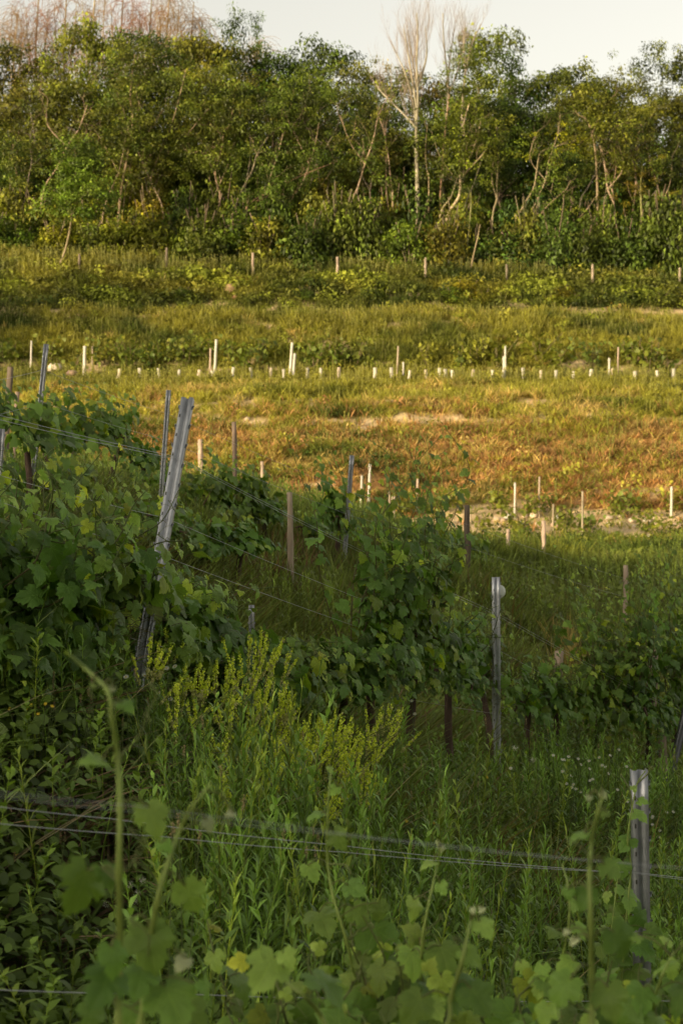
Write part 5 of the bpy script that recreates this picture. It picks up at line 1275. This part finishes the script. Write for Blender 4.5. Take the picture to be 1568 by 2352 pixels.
# the leafy mass of the same row, lower down
rngm = np.random.default_rng(77)
mass = [(560, 3.3, 2290, 'low leafy part of a foreground vine under the paired leaves'), (700, 3.3, 2190, 'leafy foreground vine below the sharp middle shoot'), (820, 3.6, 2075, 'leafy foreground vine in the middle bottom, big lobed leaves'), (960, 3.5, 2110, 'leafy foreground vine right of the middle bottom'),
        (1080, 3.3, 2250, 'leafy foreground vine below the small dark gap'), (1380, 3.6, 2260, 'leafy foreground vine in front of the near post foot'), (1520, 3.6, 2170, 'leafy foreground vine in the bottom right corner')]
dirA = norm(np.array([1.55, 3.5, 0])); 
for i, (px, Y, top, lb) in enumerate(mass):
    base = on_ground(px, Y); e = thing('grapevine', lb, 'vine', base, 'vines of the nearest row'); Gf = Geo(); Gp = Geo()
    z0 = topz(2500, Y); zt = topz(top, Y)
    G = Geo(); tube(G, smooth_poly([base, (base + np.array([base[0], Y, z0])) / 2 + .03, np.array([base[0], Y, z0])], 5), .025, (.1, .07, .05), 8, True, rough=.3); G.build('trunk', M_vbark, e, base)
    for k in range(7):
        p = np.array([base[0], Y, z0]) + np.array([1, .2, 0]) * rngm.normal() * .10; H = (zt - z0) * (.6 + .45 * rngm.random()); pts = [p]
        ln = rngm.normal(size=3) * np.array([.10, .12, 0])
        for q in range(4): f = (q + 1) / 4; pts.append(p + ln * f + np.array([0, 0, H * f]) + rngm.normal(size=3) * .015)
        pts = smooth_poly(pts, 5); g = Geo(); tube(g, pts, np.linspace(.0042, .0016, len(pts)), (.15, .18, .05), 6, False)
        for j in range(3):
            q0 = pts[-2 - 3 * j]; dd = norm(rngm.normal(size=3)); tube(g, smooth_poly([q0, q0 + dd * .03 + np.array([0, 0, .02]), q0 + dd * .06], 3), .0008, (.2, .24, .08), 3, False)
        g.build('shoot', M_weed, e, base)
        shoot_leaves(Gf, Gp, pts, rngm, .092, np.array([.1, -1, 0]), step=.06, dens=1.0, pet=.06)
    merge_geo(Gf, Gp); Gf.build('foliage', [M_vine, M_weed], e, base)

# ------------------------------------------------------------------ wildflowers
def yellow_plant(tx, ty, Y, seed):
    rng = np.random.default_rng(2000 + seed); tip = P(tx, ty, Y)
    gx = tip[0] - .10 * rng.random() - (.12 if tx > 600 else .02); base = np.array([gx, Y + .05 * rng.normal(), gz(gx, Y)])
    e = thing('yellow_wildflower', 'tall plant with thin spikes of tiny yellow flowers in the clump before the vine row', 'wildflower', base, 'plants with yellow flower spikes')
    S = Geo(); B = Geo(); pts = smooth_poly([base, base * .5 + tip * .5 + rng.normal(size=3) * .02, tip], 8)
    tube(S, pts, np.linspace(.0028, .001, len(pts)), (.12, .15, .05), 4, False); m = len(pts)
    spikes = [(pts[int(m * .72)], pts[-1])]
    for k in range(rng.integers(3, 6)):
        j = int(m * (.5 + .35 * rng.random())); a = pts[j]; d = norm(norm(tip - base) + rng.normal(size=3) * .28); L = np.linalg.norm(tip - a) * (.7 + .35 * rng.random()); b = a + d * L
        tube(S, [a, a + d * L * .5 + np.array([0, 0, -.004]), b], [.0016, .0012, .0008], (.13, .15, .05), 3, False); spikes.append((a + d * L * .35, b))
    for j in range(8):
        a = pts[int(m * .1 + m * .5 * j / 8)]; v, f4, f3, c = blade(.06, .01, .7, rng.random() * TAU, .8, a, 2); S.add(v, [np.array(f4), np.array(f3)], np.array([.06, .10, .03]))
    for a, b in spikes:
        L = np.linalg.norm(b - a); nf = int(L / .0032); t = np.arange(nf) / nf
        c = a + (b - a) * t[:, None] + rng.normal(size=(nf, 3)) * .0038 * (1 - .5 * t)[:, None]
        nr = norm(rng.normal(size=(nf, 3))); Mx = frames(nr, rng.normal(size=(nf, 3))) * .0138 * (.7 + .6 * rng.random((nf, 1, 1)))
        col = np.where(((t < .28) | (rng.random(nf) < .12))[:, None], np.array([.62, .60, .26]), np.array([.88, .96, .12])) * (.75 + .5 * rng.random((nf, 1))); col[t > .93] = (.3, .4, .05)
        B.stamp(T_([[0, -.5, 0], [.45, 0, .15], [0, .5, 0], [-.45, 0, .15], [0, 0, .45]], [np.array([[0, 1, 4], [1, 2, 4], [2, 3, 4], [3, 0, 4]])]), Mx, c, col)
    S.build('stem', M_weed, e, base); B.build('flower_spike', M_petal, e, base)
tips = [(350, 1455), (384, 1442), (368, 1470), (572, 1452), (600, 1440), (588, 1462), (640, 1482), (672, 1488), (500, 1512), (535, 1498), (520, 1525), (450, 1600), (620, 1545), (655, 1560), (680, 1590), (560, 1560), (590, 1580), (535, 1590), (700, 1662), (655, 1640), (612, 1640), (580, 1655), (770, 1620), (790, 1645), (812, 1652),
        (880, 1612), (902, 1618), (926, 1622), (862, 1692), (832, 1700), (742, 1690), (722, 1702), (762, 1722), (690, 1742), (650, 1742), (620, 1765), (800, 1722), (850, 1752), (782, 1762), (410, 1560), (430, 1520), (480, 1550), (700, 1700), (640, 1690), (570, 1700), (600, 1720), (735, 1640), (460, 1515), (625, 1600), (668, 1625)]
rf = random.Random(5)
for _ in range(34): tips.append((rf.uniform(520, 870), rf.uniform(1660, 1830)))
for _ in range(22): tips.append((rf.uniform(640, 880), rf.uniform(1600, 1780)))
for i, (x, y) in enumerate(tips): yellow_plant(x, y, float(rowB_Y(x)) - rf.uniform(.5, 1.2) - (y - 1450) / 400 * 1.7, i)

def daisy(tx, ty, Y, color, centre, r, label, name, cat, group, seed, head='daisy'):
    rng = np.random.default_rng(3000 + seed); tip = P(tx, ty, Y); base = np.array([tip[0] + rng.normal() * .04, Y, gz(tip[0], Y)])
    if tip[2] < base[2] + .03: tip[2] = base[2] + .05
    e = thing(name, label, cat, base, group); S = Geo()
    pts = smooth_poly([base, (base + tip) / 2 + rng.normal(size=3) * .02, tip], 5); tube(S, pts, np.linspace(.0022, .0012, len(pts)), (.12, .16, .05), 4, False)
    for j in range(5):
        a = pts[1 + j]; v, f4, f3, c = blade(.05, .009, .6, rng.random() * TAU, .8, a, 2); S.add(v, [np.array(f4), np.array(f3)], np.array([.06, .10, .03]))
    S.build('stem', M_weed, e, base); H = Geo()
    nn = norm(np.array([rng.normal() * .3, -.7, .8])); fr = frames(nn[None], np.array([[0, 0, 1.]]))[0]
    if head == 'daisy':
        for q in range(12):
            a = q / 12 * TAU; d = np.array([math.cos(a), math.sin(a), .15]); s = np.array([-math.sin(a), math.cos(a), 0]) * .22
            v = np.array([d * .25 - s * .4, d * .25 + s * .4, d * 1.0 + s * .6, d * 1.0 - s * .6]) * r; H.add(v @ fr.T + tip, [np.array([[0, 1, 2, 3]])], color)
        H.build('petals', M_petal, e, base); Cn = Geo(); a = np.arange(8) / 8 * TAU
        v = np.vstack([np.stack([np.cos(a) * .32, np.sin(a) * .32, 0 * a + .12], 1), [[0, 0, .35]]]) * r; ii = np.arange(8); Cn.add(v @ fr.T + tip, [np.stack([ii, (ii + 1) % 8, 8 + 0 * ii], 1)], centre); Cn.build('flower_centre', M_petal, e, base)
    else:
        nf = 46; d = norm(rng.normal(size=(nf, 3))); 
        if head == 'stalk': c = tip + np.column_stack([rng.normal(size=nf) * r * .35, rng.normal(size=nf) * r * .35, (rng.random(nf) - .5) * r * 5]); sz = r * .7
        else: c = tip + d * r * rng.random((nf, 1)) ** .4; sz = r * .5
        H.stamp(T_([[0, -.5, 0], [.3, 0, .1], [0, .6, 0], [-.3, 0, .1]], [np.array([[0, 1, 2, 3]])]), frames(d, rng.normal(size=(nf, 3))) * sz, c, np.array(color) * (.7 + .5 * rng.random((nf, 1))))
        H.build('seed_head' if head == 'stalk' else 'flower_head', M_petal, e, base)
WHT = (.78, .78, .72); YC = (.7, .5, .05)
wf = [(1270 + 21 * k_ % 190, 1735 + 37 * k_ % 90) for k_ in range(14)] + [(1480 + 17 * k_ % 85, 1850 + 29 * k_ % 130) for k_ in range(8)] + [(383, 1535), (402, 1531), (290, 1555), (332, 1552), (366, 1592), (392, 1606), (628, 1672), (575, 1560), (945, 1610), (952, 1640), (1295, 1745), (1305, 1738), (1327, 1743), (1352, 1748), (1390, 1762), (1382, 1758), (1300, 1800), (1316, 1802), (1322, 1812), (1420, 1722), (1360, 1790), (1440, 1842), (1545, 1865), (1530, 1866), (1498, 1875), (1055, 2010), (1400, 1735), (1172, 1765), (1458, 1900), (1060, 2035)]
for i, (x, y) in enumerate(wf): daisy(x, y, float(rowB_Y(x)) - (1.0 if y < 1700 else 3.2 + (y - 1700) / 200), WHT, YC, .011, 'small white daisy with a yellow centre on a thin stem among the weeds', 'white_wildflower', 'wildflower', 'small white daisies among the weeds', i)
for i, (x, y) in enumerate([(300, 2033), (316, 2052), (312, 2068), (245, 2076), (328, 2022), (30, 2086), (222, 2182), (214, 2175), (40, 2190), (80, 2192), (376, 2160), (62, 2238), (5, 2130), (195, 2170), (1181, 1718), (1225, 1745)]):
    daisy(x, y, 5.4 if x < 400 else 11.5, (.7, .68, .64), YC, .014 if x < 400 else .025, 'fluffy whitish clover-like flower head in the low weeds' if x < 400 else 'whitish fluffy seed plume standing before the vine trunks', 'white_wildflower', 'wildflower', 'fluffy whitish flower heads', 100 + i, head='ball')
for i, (x, y) in enumerate([(843, 1880), (932, 1886), (996, 1890), (1022, 1906), (1034, 1918), (1290, 2081), (1503, 2111), (900, 1978), (905, 2005), (105, 1617), (88, 1640), (72, 1620), (50, 1953), (40, 1962), (22, 1628), (120, 1622), (60, 1630), (1117, 1785), (1300, 1470), (1340, 1482), (1325, 1478)]):
    Yf = 6.0 if x < 130 and y < 1700 else (5.4 if x < 130 else (24 if y < 1500 else float(rowB_Y(x)) - 2.6))
    daisy(x, y, Yf, (.85, .62, .05), (.7, .45, .03), (.007 if x < 130 else .011) if Yf < 20 else .03, 'small bright yellow flower dotted in the green weeds', 'yellow_wildflower', 'wildflower', 'single small yellow flowers', 200 + i)
for i in range(30):
    x = rf.uniform(-10, 350); y = rf.uniform(1545, 1720) if i < 22 else rf.uniform(1880, 2020); 
    daisy(x, y, 6.1 if i < 22 else 5.3, (.30, .20, .12), YC, .006, 'thin plantain stalk with a narrow brown seed head at the left of the picture', 'plantain', 'plantain', 'plantain stalks with brown heads', 300 + i, head='stalk')

for i in range(44):
    x = rf.uniform(380, 1560); y = rf.uniform(1640, 1980)
    daisy(x, y, float(rowB_Y(x)) - 2.2 - (y - 1640) / 150 , (.42, .33, .18), YC, .008, 'thin dry grass stalk with a pale seed head above the green weeds', 'grass_stalk', 'grass stalk', 'dry grass stalks with seed heads', 400 + i, head='stalk')
# a strip of white plastic caught in the weeds, and a bird over the wood
G = Geo(); a = P(1082, 1772, 11.8); b = P(1112, 1788, 11.7); dn = np.array([0, -.01, -.028]); n_ = 6
V = []; 
for k in range(n_ + 1): q = a + (b - a) * k / n_ + np.array([0, .012 * math.sin(k * 1.9), .006 * math.cos(k * 2.3)]); V += [q, q + dn * (.7 + .4 * math.sin(k))]
G.add(np.array(V), [np.array([[2 * k, 2 * k + 1, 2 * k + 3, 2 * k + 2] for k in range(n_)])], (.75, .75, .7)); tag(G.build('plastic_strip', M_plas, None, a), 'short strip of white plastic caught in the weeds below the disc post', 'litter')
c = P(1161, 61, 115); e = thing('bird', 'tiny dark bird flying in the sky right of the bare trees', 'bird', c)
G = Geo(); pts = c + np.array([[-.11, 0, -.01], [-.06, 0, 0], [0, 0, .01], [.06, 0, .005], [.12, 0, 0]]); tube(G, pts, [.008, .03, .036, .024, .01], (.03, .03, .03), 8); G.build('body', M_bark, e, c)
for sgn in (-1, 1):
    G = Geo(); w = np.array([[.04, 0, .02], [-.05, 0, .015], [-.06, sgn * .10, .10], [.02, sgn * .12, .11], [-.09, sgn * .2, .14]]) + c; G.add(w, [np.array([[0, 1, 2, 3]]), np.array([[3, 2, 4]])], (.03, .03, .03)); G.build('wing', M_bark, e, c)

# ------------------------------------------------------------------ light, sky, camera
def lighting():
    EL, AZ = math.radians(10.5), math.radians(45)
    w = bpy.data.worlds.new('World'); sc.world = w; w.use_nodes = True; nt = w.node_tree; nt.nodes.clear()
    sk = N_(nt, 'ShaderNodeTexSky'); sk.sky_type = 'NISHITA'; sk.sun_disc = False; sk.sun_elevation = EL; sk.sun_rotation = math.radians(180 + 45)
    sk.altitude = 200; sk.air_density = 1.0; sk.dust_density = 2.5; sk.ozone_density = 1.0
    h = N_(nt, 'ShaderNodeHueSaturation', in_={'Saturation': .25}); nt.links.new(sk.outputs[0], h.inputs['Color'])
    c = mixc(nt, 1.0, h.outputs[0], (1.88, 1.73, 1.48), 'MULTIPLY')
    bg = N_(nt, 'ShaderNodeBackground', in_={'Strength': .15}); nt.links.new(c, bg.inputs[0])
    o = N_(nt, 'ShaderNodeOutputWorld'); nt.links.new(bg.outputs[0], o.inputs[0])
    L = bpy.data.lights.new('sun', 'SUN'); L.energy = 5.0; L.angle = math.radians(.6); L.color = (1.0, .80, .50)
    so = bpy.data.objects.new('sun', L); COL.objects.link(so)
    from mathutils import Vector
    d = Vector((math.sin(AZ) * math.cos(EL), math.cos(AZ) * math.cos(EL), -math.sin(EL)))
    so.rotation_euler = d.to_track_quat('-Z', 'Y').to_euler(); so.location = (-20, -20, 30)
    cam = bpy.data.cameras.new('camera'); co = bpy.data.objects.new('camera', cam); COL.objects.link(co)
    cam.sensor_fit = 'VERTICAL'; cam.sensor_height = 36; cam.lens = FPX / 2352 * 36
    co.rotation_euler = (math.pi / 2 - PITCH, 0, 0); cam.clip_end = 5000; cam.clip_start = .05
    cam.dof.use_dof = True; cam.dof.focus_distance = 8.2; cam.dof.aperture_fstop = 7.0
    sc.camera = co
    sc.view_settings.view_transform = 'Standard'; sc.view_settings.look = 'None'; sc.view_settings.exposure = 0
    sc.cycles.max_bounces = 6; sc.cycles.diffuse_bounces = 2; sc.cycles.glossy_bounces = 2; sc.cycles.transmission_bounces = 3
    sc.cycles.use_denoising = True
lighting()
